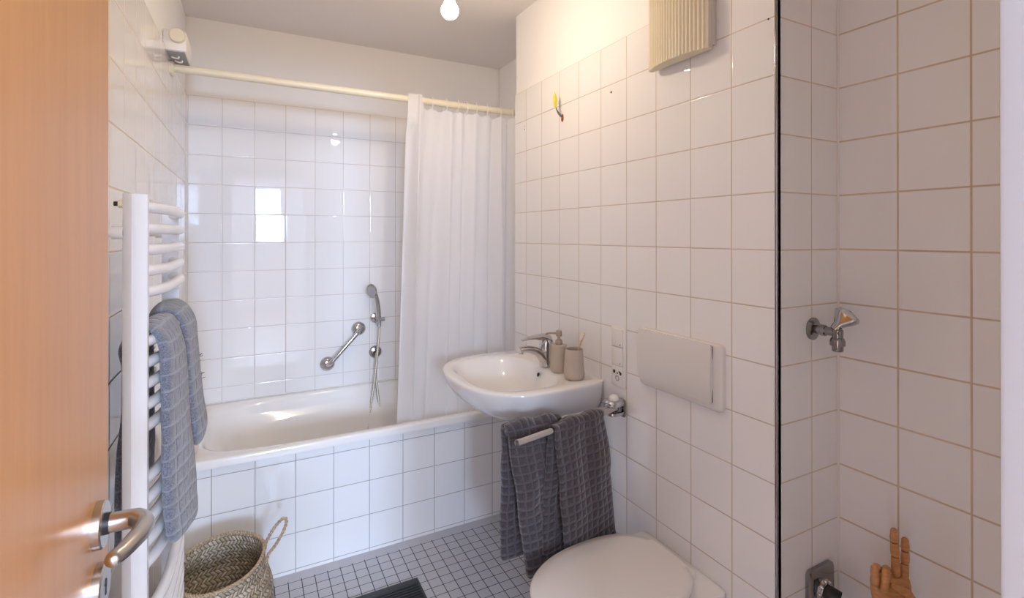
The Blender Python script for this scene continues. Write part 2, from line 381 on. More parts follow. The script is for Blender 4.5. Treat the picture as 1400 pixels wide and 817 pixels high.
# pre-wall that carries the basin and toilet, its near end forms the niche side
bm = bmesh.new()
box(bm, XS,XS+.02,YC,YE,0,TZ, 0)
box(bm, XS+.006,XN+.2,YC+.008,YE-.001,0,CEIL, 1)
box(bm, XS+.0005,XN+.1,YC,YC+.02,0,TZ, 2)
struct('wall_right', bm, [M['tile_side'], M['paint'], M['tile_niche_side']])
wall_tiled('wall_niche', (XN,XN+.02,YD,YC,0,CEIL), (XN+.006,XN+.12,YD,YC,0,CEIL), M['tile_niche'])
struct('wall_alcove', B(XA,XA+.12,YE-.001,YB,0,CEIL), M['paint'])
struct('ceiling', B(XL-.2,XN+.3,YD-.02,YB+.15,CEIL,CEIL+.1), M['ceiling'])
struct('floor', B(XL-.1,XN+.1,YD-.1,YB+.1,-.1,0), M['mosaic'])
# front wall with the doorway, and the hall behind it
bm = bmesh.new()
box(bm, XL-.12,-.215,.06,YD,0,CEIL); box(bm, JX+.06,XN+.12,.06,YD,0,CEIL); box(bm, -.215,JX+.06,.06,YD,2.06,CEIL)
struct('wall_front', bm, M['paint'])
bm = bmesh.new()
box(bm, JX,JX+.065,.045,YD+.007,0,2.06, bev=.004); box(bm, -.26,-.197,.045,YD-.002,0,2.06, bev=.004); box(bm, -.26,JX+.065,.045,YD+.012,2.0,2.065, bev=.004)
struct('trim_1', bm, M['frame'], 30)
# chrome edge profile on the outside corner
struct('trim_2', T([(XS+.001,YC-.001,.002),(XS+.001,YC-.001,CEIL-.002)], .0042, seg=12), M['chrome_dark'], 40)
bm = bmesh.new(); box(bm, XS+.012,XN-.001,YC-.003,YC-.0005,.0,.012)
bm.free()
struct('trim_3', T([(XN-.002,YC-.002,0.002),(XN-.002,YC-.002,CEIL-.002)], .003, seg=8), M['silicone'], 40)
struct('trim_4', T([(XL+.001,YB-.001,.54),(XL+.001,YB-.001,TZ)], .0035, seg=8), M['silicone'], 40)
struct('trim_5', T([(XL,YB-.001,.540),(XA,YB-.001,.540)], .004, seg=8), M['silicone'], 40)
# tiled apron under the bathtub rim
struct('wall_bathtub', B(XL,XA,YT,YT+.02,0,z(-.9)), M['tile_tub'])
# hall
W2X0, W2X1, W2Z0, W2Z1 = -1.25, -.62, z(.10), z(.88)
HX0, HX1, HY = -1.4, 2.2, -4.5
WX0, WX1, WZ0, WZ1 = .085, .565, z(-.10), z(.86)
bm = bmesh.new(); box(bm, HX0,HX1,HY,.059,-.1,-.001); struct('floor.001', bm, M['hall_floor'])
struct('ceiling.001', B(HX0,HX1,HY,.059,CEIL,CEIL+.1), M['hall'])
struct('wall_hall_left', B(HX0-.1,HX0,HY,.059,0,CEIL), M['hall'])
struct('wall_hall_right', B(HX1,HX1+.1,HY,.059,0,CEIL), M['hall'])
bm = bmesh.new()
box(bm, HX0,W2X0,HY-.2,HY,0,CEIL); box(bm, W2X1,WX0,HY-.2,HY,0,CEIL); box(bm, W2X0,W2X1,HY-.2,HY,0,W2Z0); box(bm, W2X0,W2X1,HY-.2,HY,W2Z1,CEIL); box(bm, WX1,HX1,HY-.2,HY,0,CEIL); box(bm, WX0,WX1,HY-.2,HY,0,WZ0); box(bm, WX0,WX1,HY-.2,HY,WZ1,CEIL)
struct('wall_hall_back', bm, M['hall'])
bm = bmesh.new(); box(bm, HX0,XL-.12,.0,.059,0,CEIL); box(bm, XN+.12,HX1,.0,.059,0,CEIL)
struct('wall_hall_front', bm, M['hall'])
bm = bmesh.new()
box(bm, WX0,WX0+.02,HY-.12,HY-.06,WZ0,WZ1); box(bm, WX1-.02,WX1,HY-.12,HY-.06,WZ0,WZ1)
box(bm, WX0,WX1,HY-.12,HY-.06,WZ0,WZ0+.02); box(bm, WX0,WX1,HY-.12,HY-.06,WZ1-.02,WZ1)
struct('window_1', bm, M['frame'])
bm = bmesh.new()
for a_ in (W2X0, (W2X0+W2X1)/2-.02, W2X1-.04): box(bm, a_,a_+.04,HY-.12,HY-.06,W2Z0,W2Z1)
box(bm, W2X0,W2X1,HY-.12,HY-.06,W2Z0,W2Z0+.04); box(bm, W2X0,W2X1,HY-.12,HY-.06,W2Z1-.04,W2Z1)
struct('window_2', bm, M['frame'])

# ------------------------------------------------------------------ lights
def area(name, loc, rot, sx, sy, power, col):
    l = bpy.data.lights.new(name, 'AREA'); l.shape='RECTANGLE'; l.size=sx; l.size_y=sy; l.energy=power; l.color=col
    o = bpy.data.objects.new(name, l); COL.objects.link(o); o.location=loc; o.rotation_euler=rot; return o
area('window_daylight', ((WX0+WX1)/2, HY-.14, (WZ0+WZ1)/2), (pi/2,0,0), WX1-WX0, WZ1-WZ0, 225, (.53,.75,1.12)).rotation_euler = (-pi/2,0,pi)
w = bpy.data.worlds.new('world'); scene.world = w; w.use_nodes = True
w.node_tree.nodes['Background'].inputs[0].default_value = (.75,.85,1,1); w.node_tree.nodes['Background'].inputs[1].default_value = 1
area('window_daylight_2', ((W2X0+W2X1)/2, HY-.14, (W2Z0+W2Z1)/2), (-pi/2,0,pi), W2X1-W2X0, W2Z1-W2Z0, 190, (.62,.78,1.05))
# added fill light under the hall ceiling, unseen, no lamp known there
area('hall_fill', (.6,-1.8,CEIL-.03), (0,0,0), .9, .9, 80, (1,.94,.88))

# ------------------------------------------------------------------ door leaf
DX, DY0, DY1 = -.155, .168, .798
door = struct('door_1', B(DX-.04,DX,DY0,DY1,.008,1.985, bev=.0015), M['door'])
obj('edge_band', B(DX-.039,DX-.0012,DY1-.0002,DY1+.001,.01,1.983), M['door_edge'], door, None)
HZ = z(-.331)
hy = .742
obj('rosette', Lt([(.026,0),(.026,.0075),(.0245,.009),(.0,.009)], (DX,hy,HZ), (1,0,0), seg=48), M['steel'], door)
hp = catmull([(DX+.006,hy,HZ),(DX+.030,hy-.001,HZ),(DX+.040,hy-.006,HZ+.0005),(DX+.0475,hy-.021,HZ),(DX+.0475,hy-.041,HZ+.001),(DX+.0445,hy-.060,HZ+.003),(DX+.040,hy-.078,HZ+.004),(DX+.034,hy-.094,HZ+.005)], 8)
hl = obj('door_handle', T(hp, [.0108-.0030*max(0,(i/len(hp)-.35))/.65 for i in range(len(hp))], seg=24, round_end=True), M['steel'], door)
obj('handle_collar', Lt([(.0118,0),(.0118,.004),(.010,.0045)], (DX+.009,hy,HZ), (1,0,0), seg=32), M['black'], door)
hz2 = z(-.402)
obj('key_rosette', Lt([(.026,0),(.026,.0075),(.0245,.009),(.0,.009)], (DX,hy,hz2), (1,0,0), seg=48), M['steel'], door)
bm = bmesh.new(); lathe(bm, [(.0042,0),(.0042,.0006)], (DX+.009,hy,hz2+.004), (1,0,0), seg=20); box(bm, DX+.009,DX+.0096,hy-.0018,hy+.0018,hz2-.010,hz2+.003)
obj('keyhole', bm, M['black'], door)

# ------------------------------------------------------------------ bathtub
t = thing('bathtub', (.59,2.69,0), 'white enamelled bathtub built in behind the tiled apron', 'bathtub')
bm = bmesh.new(); RT = z(-.868)
ox, oy, oa, ob = (XL+XA)/2, (2.299+YB-.002)/2, (XA-XL)/2-.002, (YB-.002-2.299)/2
ix, iy, ia, ib = .595, 2.695, .785, .350
superloft(bm, [(ox,oy,oa,ob,60,RT-.034),(ox,oy,oa,ob,60,RT-.008),(ox,oy,oa-.003,ob-.003,60,RT-.002),(ox,oy,oa-.008,ob-.008,50,RT),
 (ix,iy,ia+.012,ib+.012,6,RT+.0005),(ix,iy,ia+.004,ib+.004,5.5,RT-.002),(ix,iy,ia-.004,ib-.005,5,RT-.009),(ix,iy,ia-.014,ib-.012,4.6,RT-.03),(ix+.002,iy,ia-.030,ib-.022,4.4,RT-.075),
 (ix+.01,iy,ia-.055,ib-.055,4.2,RT-.10),(ix+.02,iy,ia-.085,ib-.075,4,RT-.18),(ix+.035,iy,ia-.13,ib-.092,3.8,RT-.28),(ix+.05,iy,ia-.18,ib-.12,3.6,RT-.36),(ix+.06,iy,ia-.25,ib-.17,3.2,RT-.40),(ix+.07,iy,ia-.45,ib-.26,3,RT-.415),(ix+.07,iy,.03,.02,2,RT-.42)], cap=False, N=160)
f = None
obj('basin', bm, M['enamel'], t, 60)
obj('drain', Lt([(.03,0),(.03,.003),(.02,.006),(0,.006)], (1.15,2.69,RT-.408)), M['chrome'], t)

# ------------------------------------------------------------------ hand shower
YW = YB
t = thing('hand_shower', (.651,YW,z(-.69)), 'chrome hand shower with metal hose on the wall above the bathtub', 'shower')
obj('wall_bracket', (lambda bm: (lathe(bm, [(.030,0),(.030,.006),(.026,.012),(.012,.016),(.011,.055),(.0,.055)], (.651,YW,z(-.4875)), (0,-1,0)), tube(bm, [(.640,YW-.066,z(-.4875)),(.690,YW-.066,z(-.4875))], .012, seg=20), bm)[-1])(bmesh.new()), M['chrome'], t)
obj('wall_outlet', (lambda bm: (lathe(bm, [(.036,0),(.036,.005),(.030,.014),(.014,.018),(.012,.032),(0,.032)], (.651,YW,z(-.688)), (0,-1,0)), bm)[-1])(bmesh.new()), M['chrome_dark'], t)
hd = [(.660,YW-.062,z(-.530)),(.658,YW-.064,z(-.490)),(.652,YW-.072,z(-.44)),(.643,YW-.083,z(-.385)),(.632,YW-.093,z(-.345)),(.622,YW-.098,z(-.315))]
pp = catmull(hd, 6)
obj('handle', T(pp, [.0115+.004*sin(pi*i/len(pp)) for i in range(len(pp))], seg=20), M['chrome'], t)
dax = Vector((-.62,-.74,-.26)).normalized()
hc = Vector((.612,YW-.096,z(-.318)))
hb = obj('shower_head', Lt([(.010,-.020),(.026,-.014),(.035,-.004),(.037,.002),(.035,.006),(.0,.006)], hc, dax, seg=40, sx=1.18, sy=.86), M['chrome'], t)
bm = bmesh.new(); n_, b_ = frame_of(dax)
lathe(bm, [(.028,0),(.027,.0012),(0,.0012)], hc+dax*.0062, dax, seg=36, sx=1.18, sy=.86)
obj('spray_face', bm, M['grey'], hb)
bm = bmesh.new()
for ring_, cnt in ((.0,1),(.010,6),(.020,12)):
    for k in range(cnt):
        a = 2*pi*k/cnt; lathe(bm, [(.0017,0),(.0012,.002)], hc+dax*.0075+n_*cos(a)*ring_*1.18+b_*sin(a)*ring_*.86, dax, seg=6)
obj('nozzles', bm, M['chrome'], hb)
hs = catmull([(.660,YW-.062,z(-.525)),(.659,YW-.058,z(-.60)),(.650,YW-.058,z(-.70)),(.636,YW-.062,z(-.82)),(.612,YW-.075,z(-.97)),(.588,YW-.10,z(-1.10)),(.580,YW-.13,z(-1.20)),(.596,YW-.15,z(-1.255)),(.628,YW-.14,z(-1.262)),(.658,YW-.115,z(-1.20)),(.664,YW-.09,z(-1.08)),(.655,YW-.07,z(-.95)),(.642,YW-.055,z(-.82)),(.644,YW-.048,z(-.73)),(.651,YW-.030,z(-.69))], 40)
obj('hose', T(hs, [.0078 if i % 4 < 2 else .0064 for i in range(len(hs))], seg=12), M['hose'], t)

# ------------------------------------------------------------------ grab rail
t = thing('grab_rail', (.465,YW,z(-.64)), 'short slanted chrome grab rail on the wall above the bathtub', 'grab rail')
A_, C_ = Vector((.5545,YW,z(-.543))), Vector((.3840,YW,z(-.728)))
dd = (C_-A_).normalized(); o_ = Vector((0,-.052,0))
obj('rail', T(catmull([A_+Vector((0,-.004,0)),A_+o_*.55,A_+o_*.95+dd*.02,A_+o_+dd*.05,(A_+C_)/2+o_,C_+o_-dd*.05,C_+o_*.95-dd*.02,C_+o_*.55,C_+Vector((0,-.004,0))],6), .0125, seg=20), M['chrome'], t)
for P in (A_, C_): obj('flange', Lt([(.040,0),(.040,.004),(.036,.011),(.026,.019),(.012,.023),(0,.023)], P, (0,-1,0), seg=40), M['chrome'], t)

# ------------------------------------------------------------------ curtain rod and curtain
RY, RZ = 2.46, z(.665)
t = thing('shower_curtain_rod', (.59,RY,RZ), 'ivory shower curtain rod running along above the bathtub', 'curtain rod')
obj('rod', T([(XL+.002,RY,RZ+.006),(.5,RY,RZ+.003),(XA-.001,RY,RZ)], .0165, seg=24), M['ivory'], t)
obj('flange', Lt([(.030,0),(.030,.012),(.024,.016),(0,.016)], (XL,RY,RZ+.005), (1,0,0)), M['ivory'], t)
obj('flange', Lt([(.030,0),(.030,.012),(.024,.016),(0,.016)], (XA,RY,RZ), (-1,0,0)), M['ivory'], t)
# curtain
X0, X1 = .672, 1.40
t = thing('shower_curtain', (1.0,RY,RZ), 'white fabric shower curtain drawn to the right end of the bathtub', 'shower curtain')
ringx = [.745, .80, .872, .937, .985, 1.035, 1.10, 1.175, 1.245, 1.33]
NU, NV = 260, 70
bm = bmesh.new(); V = []
ZT, ZB = RZ-.030, z(-.93)
def cphase(u):
    return u*2*pi*5.6 + 1.1*sin(u*7.3+.6) + .6*sin(u*17)
for j in range(NV+1):
    v = j/NV; row = []
    for i in range(NU+1):
        u = i/NU
        amp = (.009 + .013*min(1, v*2.2+.12))*(1+.5*sin(u*9+1))
        ph = cphase(u)
        yy = RY - .012 + amp*sin(ph) + .007*sin(2.1*ph+1.3+v*2) + .010*sin(u*23+v*3.0)*v
        xx = X0 + (X1-X0)*u + .008*sin(ph*2+.5)*(.3+v) - .052*v*(1-u)**1.5
        zz = ZT + (ZB-ZT)*v
        if u < .115:      # the first panel is pulled over the front of the rod
            k = 1-max(0,(u-.095)/.02)
            top = .055*k; zz = ZT+top + (ZB-ZT-top)*v
            if v < .12: yy = min(yy, RY-.024) if v<.07 else yy*(v-.07)/.05 + min(yy,RY-.024)*(1-(v-.07)/.05)
        else:
            d = min(abs(xx-rx) for rx in ringx); zz -= .016*min(1, d/.035)**.8*(1-v)**22
        row.append(bm.verts.new((xx,yy,zz)))
    V.append(row)
for j in range(NV):
    for i in range(NU): bm.faces.new([V[j][i],V[j][i+1],V[j+1][i+1],V[j+1][i]])
obj('curtain_cloth', bm, M['curtain'], t, 180)
# hem line
for k in range(len(ringx)):
    rx = ringx[k]; a = .25*sin(k*2.3); cpts = [(rx+.012*cos(2*pi*i/20)*a, RY+.023*cos(2*pi*i/20), RZ-.007+.033*sin(2*pi*i/20)) for i in range(20)]
    obj('curtain_ring', T(cpts, .0024, seg=8, closed=True), M['plastic'], t)

# ------------------------------------------------------------------ clothesline reel on the left wall
t = thing('clothesline_reel', (XL,2.4,z(.69)), 'small white clothesline reel with round cap on the left wall above the curtain rod', 'clothesline')
obj('housing', B(XL-.006,-.216,2.31,2.50,z(.697),z(.775), bev=.006), M['socket'], t, 30)
obj('cap', Lt([(.027,0),(.027,.012),(.024,.017),(.0,.018)], (-.244,2.312,z(.752)), (0,-1,0), seg=40), M['ivory'], t)
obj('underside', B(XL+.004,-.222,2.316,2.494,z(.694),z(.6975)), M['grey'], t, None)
for yy, xo in ((2.37,-.252),(2.42,-.246)):
    obj('hook', T(catmull([(xo-.018,yy,z(.690)),(xo-.008,yy,z(.686)),(xo+.004,yy,z(.686)),(xo+.006,yy,z(.697))],5), .0032, seg=8), M['plastic'], t)

# ------------------------------------------------------------------ towel radiator
t = thing('towel_radiator', (-.195,1.46,.13), 'white tubular towel radiator on the left wall behind the open door', 'radiator')
P0, P1, PX, PTOP, PBOT = 1.215, 1.715, -.195, z(.079), .13
def post(y, s):
    bm = bmesh.new(); w_ = .0195
    pts = [(PX-w_, y+s*.014),(PX-w_,y-s*.004),(PX-w_+.004,y-s*.010),(PX-.003,y-s*.019),(PX+.003,y-s*.019),(PX+w_-.004,y-s*.010),(PX+w_,y-s*.004),(PX+w_,y+s*.014)]
    prism(bm, [(a,b_,PBOT) for a,b_ in pts], (0,0,PTOP-PBOT)); return bm
obj('post', post(P0,1), M['lacquer'], t, 25)
obj('post', post(P1,-1), M['lacquer'], t, 25)
zs = []
for top, n in ((.0555,5),(-.211,5),(-.4825,5),(-.752,5),(-1.022,5)):
    zs += [top-.042*k for k in range(n)]
for zz in zs:
    pts = []
    for i in range(25):
        s = i/24; pts.append((PX + .036*(1-abs(2*s-1)**3.5) - .0, P0+(P1-P0)*s, z(zz)))
    obj('bar', T(pts, .0112, seg=16, cap=False), M['lacquer'], t)
for yy in (P0,P1):
    for zz in (z(.005), z(-1.05)):
        obj('wall_bracket', (lambda bm: (tube(bm, [(XL,yy,zz),(PX-.018,yy,zz)], .008, seg=16), lathe(bm, [(.012,0),(.012,.018),(0,.018)], (PX-.036,yy,zz), (1,0,0), seg=20), bm)[-1])(bmesh.new()), M['lacquer'], t)
obj('air_valve', (lambda bm: (lathe(bm, [(.0085,0),(.0085,.007),(0,.007)], (PX-.019,P0,z(.060)), (-1,0,0), seg=6), bm)[-1])(bmesh.new()), M['ivory'], t)
obj('valve_screw', Lt([(.0045,0),(.0045,.007),(0,.007)], (PX-.026,P0,z(.060)), (-1,0,0), seg=12), M['black'], t)

# towels hanging over the radiator
st = [((-.245,1.33,z(-.67)),(-.242,1.44,z(-.67)),.016),((-.245,1.345,z(-.50)),(-.240,1.44,z(-.50)),.016),((-.240,1.38,z(-.35)),(-.238,1.44,z(-.35)),.014),
      ((-.228,1.27,z(-.235)),(-.226,1.44,z(-.235)),.014),((-.205,1.255,z(-.196)),(-.198,1.435,z(-.190)),.018),((-.176,1.25,z(-.192)),(-.165,1.44,z(-.187)),.022),
      ((-.156,1.245,z(-.225)),(-.150,1.44,z(-.235)),.030),((-.150,1.243,z(-.32)),(-.139,1.445,z(-.34)),.032),((-.149,1.243,z(-.45)),(-.130,1.45,z(-.46)),.032),((-.148,1.245,z(-.55)),(-.122,1.455,z(-.58)),.034),((-.145,1.262,z(-.622)),(-.118,1.450,z(-.655)),.033),((-.142,1.285,z(-.645)),(-.120,1.432,z(-.674)),.026)]
tag(obj('bath_towel', cloth_loft(st, 8, 48, 2.6, .004, 1), M['towel_blue'], None, 60, loc=(-.15,1.35,z(-.2))), 'long blue-grey waffle towel over the radiator, the nearer of its two towels', 'towel')
st = [((-.236,1.46,z(-.63)),(-.232,1.695,z(-.63)),.014),((-.236,1.46,z(-.45)),(-.230,1.695,z(-.45)),.014),((-.232,1.46,z(-.27)),(-.230,1.69,z(-.27)),.014),
      ((-.205,1.45,z(-.190)),(-.205,1.67,z(-.190)),.020),((-.170,1.45,z(-.178)),(-.172,1.665,z(-.182)),.024),
      ((-.143,1.455,z(-.215)),(-.146,1.665,z(-.225)),.032),((-.134,1.46,z(-.30)),(-.139,1.665,z(-.31)),.032),((-.128,1.465,z(-.40)),(-.129,1.665,z(-.41)),.032),((-.122,1.47,z(-.475)),(-.118,1.66,z(-.485)),.034),((-.120,1.49,z(-.515)),(-.116,1.648,z(-.525)),.032),((-.121,1.51,z(-.528)),(-.119,1.63,z(-.536)),.022)]
tag(obj('bath_towel', cloth_loft(st, 8, 48, 2.6, .004, 5), M['towel_blue'], None, 60, loc=(-.15,1.55,z(-.2))), 'shorter blue-grey waffle towel over the radiator, behind the longer one', 'towel')

# ------------------------------------------------------------------ vase with sprigs on the rim of the tub
t = thing('vase', (-.220,2.385,RT), 'pale vase on the near left corner of the bathtub rim', 'vase')
bm = bmesh.new()
R_ = [(.026,0),(.036,.012),(.042,.045),(.040,.08),(.028,.115),(.020,.135),(.021,.15),(.0175,.15),(.016,.13),(.0,.12)]
lathe(bm, R_, (-.220,2.385,RT+.001), seg=32); obj('body', bm, M['vase'], t)
t = thing('eucalyptus_sprigs', (-.228,2.395,RT+.13), 'dark green leafy sprigs standing in the pale vase', 'plant')
def leaf(bm, c, d, l=.035, w=.013):
    d = Vector(d).normalized(); n, b_ = frame_of(d); n = (n + Vector((random.uniform(-.5,.5),)*3)).normalized(); s = d.cross(n).normalized(); n = s.cross(d)
    rows = []
    for i in range(7):
        q = i/6; ww = w*sin(pi*min(.999,max(.02,q)))**.8; p = Vector(c)+d*l*q+n*.004*sin(pi*q)
        rows.append([bm.verts.new(p-s*ww*.5), bm.verts.new(p+n*.0018), bm.verts.new(p+s*ww*.5), bm.verts.new(p-n*.0006)])
    bridge(bm, rows, False, True)
stems = [[(-.228,2.395,RT+.12),(-.222,2.40,RT+.22),(-.205,2.41,RT+.31),(-.190,2.42,RT+.37)],[(-.226,2.397,RT+.12),(-.212,2.40,RT+.19),(-.198,2.40,RT+.26),(-.188,2.40,RT+.30)],[(-.230,2.393,RT+.12),(-.238,2.39,RT+.25),(-.240,2.40,RT+.36),(-.235,2.41,RT+.43)]]
for s_ in stems:
    pp = catmull(s_, 6); obj('stem', T(pp, .0016, seg=6), M['stem'], t)
bm = bmesh.new()
for s_ in stems:
    pp = catmull(s_, 6)
    for i in range(4, len(pp)):
        for sd in (-1,1):
            d = (pp[i]-pp[i-1]).normalized(); leaf(bm, pp[i], d*.5+Vector((sd*.5+.1,random.uniform(-.6,.6),random.uniform(-.2,.4))), random.uniform(.022,.032), .012)
leaf(bm, (-.188,2.40,z(-.562)), (.8,.1,.35), .030,.013); leaf(bm, (-.189,2.40,z(-.555)), (.5,-.2,.6), .02,.012); leaf(bm, (-.190,2.40,z(-.585)), (1,.1,.5), .034,.009)
leaf(bm, (-.192,2.40,z(-.640)), (.9,.1,.3), .028,.007); leaf(bm, (-.180,2.40,z(-.755)), (.7,0,.7), .022,.010); leaf(bm, (-.192,2.40,z(-.535)), (.5,.1,.7), .022,.014)
obj('leaves', bm, M['leaf'], t, 60)['kind'] = 'stuff'

# ------------------------------------------------------------------ basket
bx, by = -.088, 1.985
t = thing('seagrass_basket', (bx,by,0), 'round woven seagrass belly basket between the radiator and the tiled bathtub apron', 'basket')
def basket_surf():
    bm = bmesh.new(); uvl = bm.loops.layers.uv.new('UVMap')
    prof = [(.02,.004),(.13,.004),(.148,.012),(.162,.06),(.170,.11),(.173,.15),(.170,.19),(.160,.225),(.148,.255),(.142,.285),(.143,.303),(.139,.308),(.135,.303),(.134,.285),(.140,.255),(.152,.225),(.162,.19),(.165,.15),(.162,.11),(.154,.06),(.142,.02),(.12,.012),(.02,.012)]
    P = catmull([Vector((a,b_,0)) for a,b_ in prof], 4); seg = 96; rings = []; vl = [0]
    for i in range(1,len(P)): vl.append(vl[-1]+(P[i]-P[i-1]).length)
    for p in P:
        rg = []
        for k in range(seg):
            a = 2*pi*k/seg; sx = .93; sy = 1.12*(1 if p.y>.2 else 1-.09*(1-p.y/.2))
            wob = 1+.012*sin(3*a+1)+.008*sin(5*a)
            rg.append(bm.verts.new((bx+p.x*cos(a)*sx*wob, by+p.x*sin(a)*sy*wob, p.y + .010*(p.y/.3)**3*sin(a+.6))))
        rings.append(rg)
    for i in range(len(rings)-1):
        for k in range(seg):
            j = (k+1)%seg; f = bm.faces.new([rings[i][k],rings[i][j],rings[i+1][j],rings[i+1][k]])
            for lp,(kk,ii) in zip(f.loops,[(k,i),(k+1,i),(k+1,i+1),(k,i+1)]): lp[uvl].uv = (kk/seg*.99, vl[ii])
    bm.faces.new(list(reversed(rings[0]))); bm.faces.new(rings[-1])
    return bm
obj('body', basket_surf(), M['weave'], t, 80)
def braid(bm, path, r, tw, rr, closed=False, strands=2):
    path = [Vector(p) for p in path]; L=[0]
    for i in range(1,len(path)): L.append(L[-1]+(path[i]-path[i-1]).length)
    for s in range(strands):
        q = []; pn = None
        for i, p in enumerate(path):
            tt = (path[min(i+1,len(path)-1)]-path[max(i-1,0)]).normalized()
            if pn is None: n,_ = frame_of(tt)
            else: n = (pn-tt*pn.dot(tt)).normalized()
            pn = n; b_ = tt.cross(n); a = L[i]*tw+2*pi*s/strands
            q.append(p+(n*cos(a)+b_*sin(a))*rr)
        tube(bm, q, r, seg=8, closed=closed)
rim = []
for k in range(240):
    a = 2*pi*k/240; wob = 1+.012*sin(3*a+1)+.008*sin(5*a); rim.append((bx+.1395*cos(a)*.93*wob, by+.1395*sin(a)*1.12*wob, .311+.010*sin(a+.6)))
bm = bmesh.new(); braid(bm, rim+[rim[0]], .0034, 2*pi*48/.93, .0030, strands=2); obj('rim_braid', bm, M['rope'], t)
bm = bmesh.new(); braid(bm, catmull([(.046,2.035,.285),(.052,2.035,.312),(.075,2.045,.345),(.103,2.055,.367),(.117,2.05,.362),(.108,2.03,.340),(.080,2.00,.310),(.056,1.985,.290),(.046,1.965,.262)], 14), .0032, 260, .0030); obj('handle', bm, M['rope'], t)
bm = bmesh.new(); braid(bm, catmull([(-.205,1.93,.290),(-.214,1.92,.315),(-.222,1.90,.30),(-.228,1.89,.24),(-.226,1.92,.185),(-.222,1.96,.19),(-.224,1.985,.25),(-.214,2.0,.30),(-.205,2.0,.285)], 14), .0034, 260, .0032); obj('handle', bm, M['rope'], t)

# ------------------------------------------------------------------ bath mat
t = thing('bath_mat', (.34,1.75,0), 'black ribbed bath mat lying on the mosaic floor', 'mat')
bm = bmesh.new(); box(bm, .125,.602,1.32,2.036,.001,.008, bev=.003)
obj('backing', bm, M['black'], t, 40)
bm = bmesh.new(); yy = 1.338
while yy < 2.0: box(bm, .135,.592,yy,yy+.010,.006,.0115, bev=.0015, seg=1); yy += .0145
obj('ribs', bm, simple('mat_rib', (.022,.022,.026), .6), t, 40)

# ------------------------------------------------------------------ washbasin
SZ = z(-.549)
t = thing('washbasin', (XS,1.845,SZ-.12), 'white ceramic washbasin mounted on the tiled wall', 'washbasin')
def sink_ring(sc, zz, N=96, xb=XS-.001, inner=None):
    """D shaped outline, flat side on the wall"""
    o = []
    for k in range(N):
        a = 2*pi*k/N
        c, s = cos(a), sin(a)
        if inner:
            cx, cy, A, Bx, n = inner; rr = (abs(c)**n+abs(s)**n)**(-1/n); o.append(Vector((cx+A*rr*c, cy+Bx*rr*s, zz)))
        else:
            n = 2.7; rr = (abs(c)**n+abs(s)**n)**(-1/n)
            # superellipse centred at .97, front reach .29, clipped by the wall
            x = .972 + (.29 if c < 0 else .36)*rr*c; y = 1.845 + .322*rr*s
            if x > xb:
                # slide the clipped points onto the wall plane
                x = xb
            o.append(Vector((x,y,zz)))
    cx = 1.10
    out_ = []
    for v in o:
        if inner: out_.append(v); continue
        out_.append(Vector((xb+(v.x-xb)*sc[0], 1.845+(v.y-1.845)*sc[1], v.z)))
    return out_
bm = bmesh.new()
R = []
for sc, dz in [((.16,.35),-.170),((.34,.45),-.168),((.55,.60),-.160),((.73,.78),-.140),((.85,.90),-.112),((.93,.962),-.082),((.975,.985),-.048),((.995,.995),-.022),((1,1),-.010),((.998,.998),-.003),((.985,.988),0)]:
    R.append([bm.verts.new(v) for v in sink_ring(sc, SZ+dz)])
IC = (.905,1.845)
for A,Bx,n,dz,cx in [(.190,.262,2.7,-.001,.905),(.182,.254,2.7,-.004,.905),(.172,.244,2.7,-.012,.905),(.162,.230,2.6,-.035,.907),(.150,.205,2.5,-.065,.912),(.128,.165,2.4,-.092,.925),(.095,.115,2.2,-.108,.94),(.05,.06,2,-.115,.955),(.022,.022,2,-.117,.96)]:
    R.append([bm.verts.new(v) for v in sink_ring(None, SZ+dz, inner=(cx,1.845,A,Bx,n))])
bridge(bm, R, False, True)
obj('bowl', bm, M['ceramic'], t, 65)
obj('drain_plug', Lt([(.021,0),(.021,.003),(.012,.006),(0,.0065)], (.96,1.845,SZ-.1165)), M['chrome'], t)
ov = Vector((1.062,1.845,SZ-.034)); obj('overflow_hole', Lt([(.0085,0),(.0075,.002),(0,.002)], ov, (-.92,0,.38), seg=24), M['dark'], t)
# trap below
t = thing('drain_trap', (1.0,1.845,z(-.80)), 'dark chrome drain trap and pipe below the washbasin', 'drain pipe')
bm = bmesh.new(); lathe(bm, [(.030,0),(.032,.004),(.018,.012),(.017,.024)], (1.0,1.845,z(-.742))); lathe(bm, [(.030,0),(.032,.01),(.032,.06),(.022,.075),(.016,.08)], (1.0,1.845,z(-.90)))
tube(bm, [(1.0,1.845,z(-.82)),(1.0,1.845,z(-.735))], .016, seg=20)
obj('bottle_trap', bm, M['chrome_dark'], t)
obj('waste_pipe', T(catmull([(1.0,1.845,z(-.82)),(1.06,1.845,z(-.82)),(1.12,1.845,z(-.82)),(XS,1.845,z(-.82))],4), .015, seg=20), M['chrome_dark'], t)

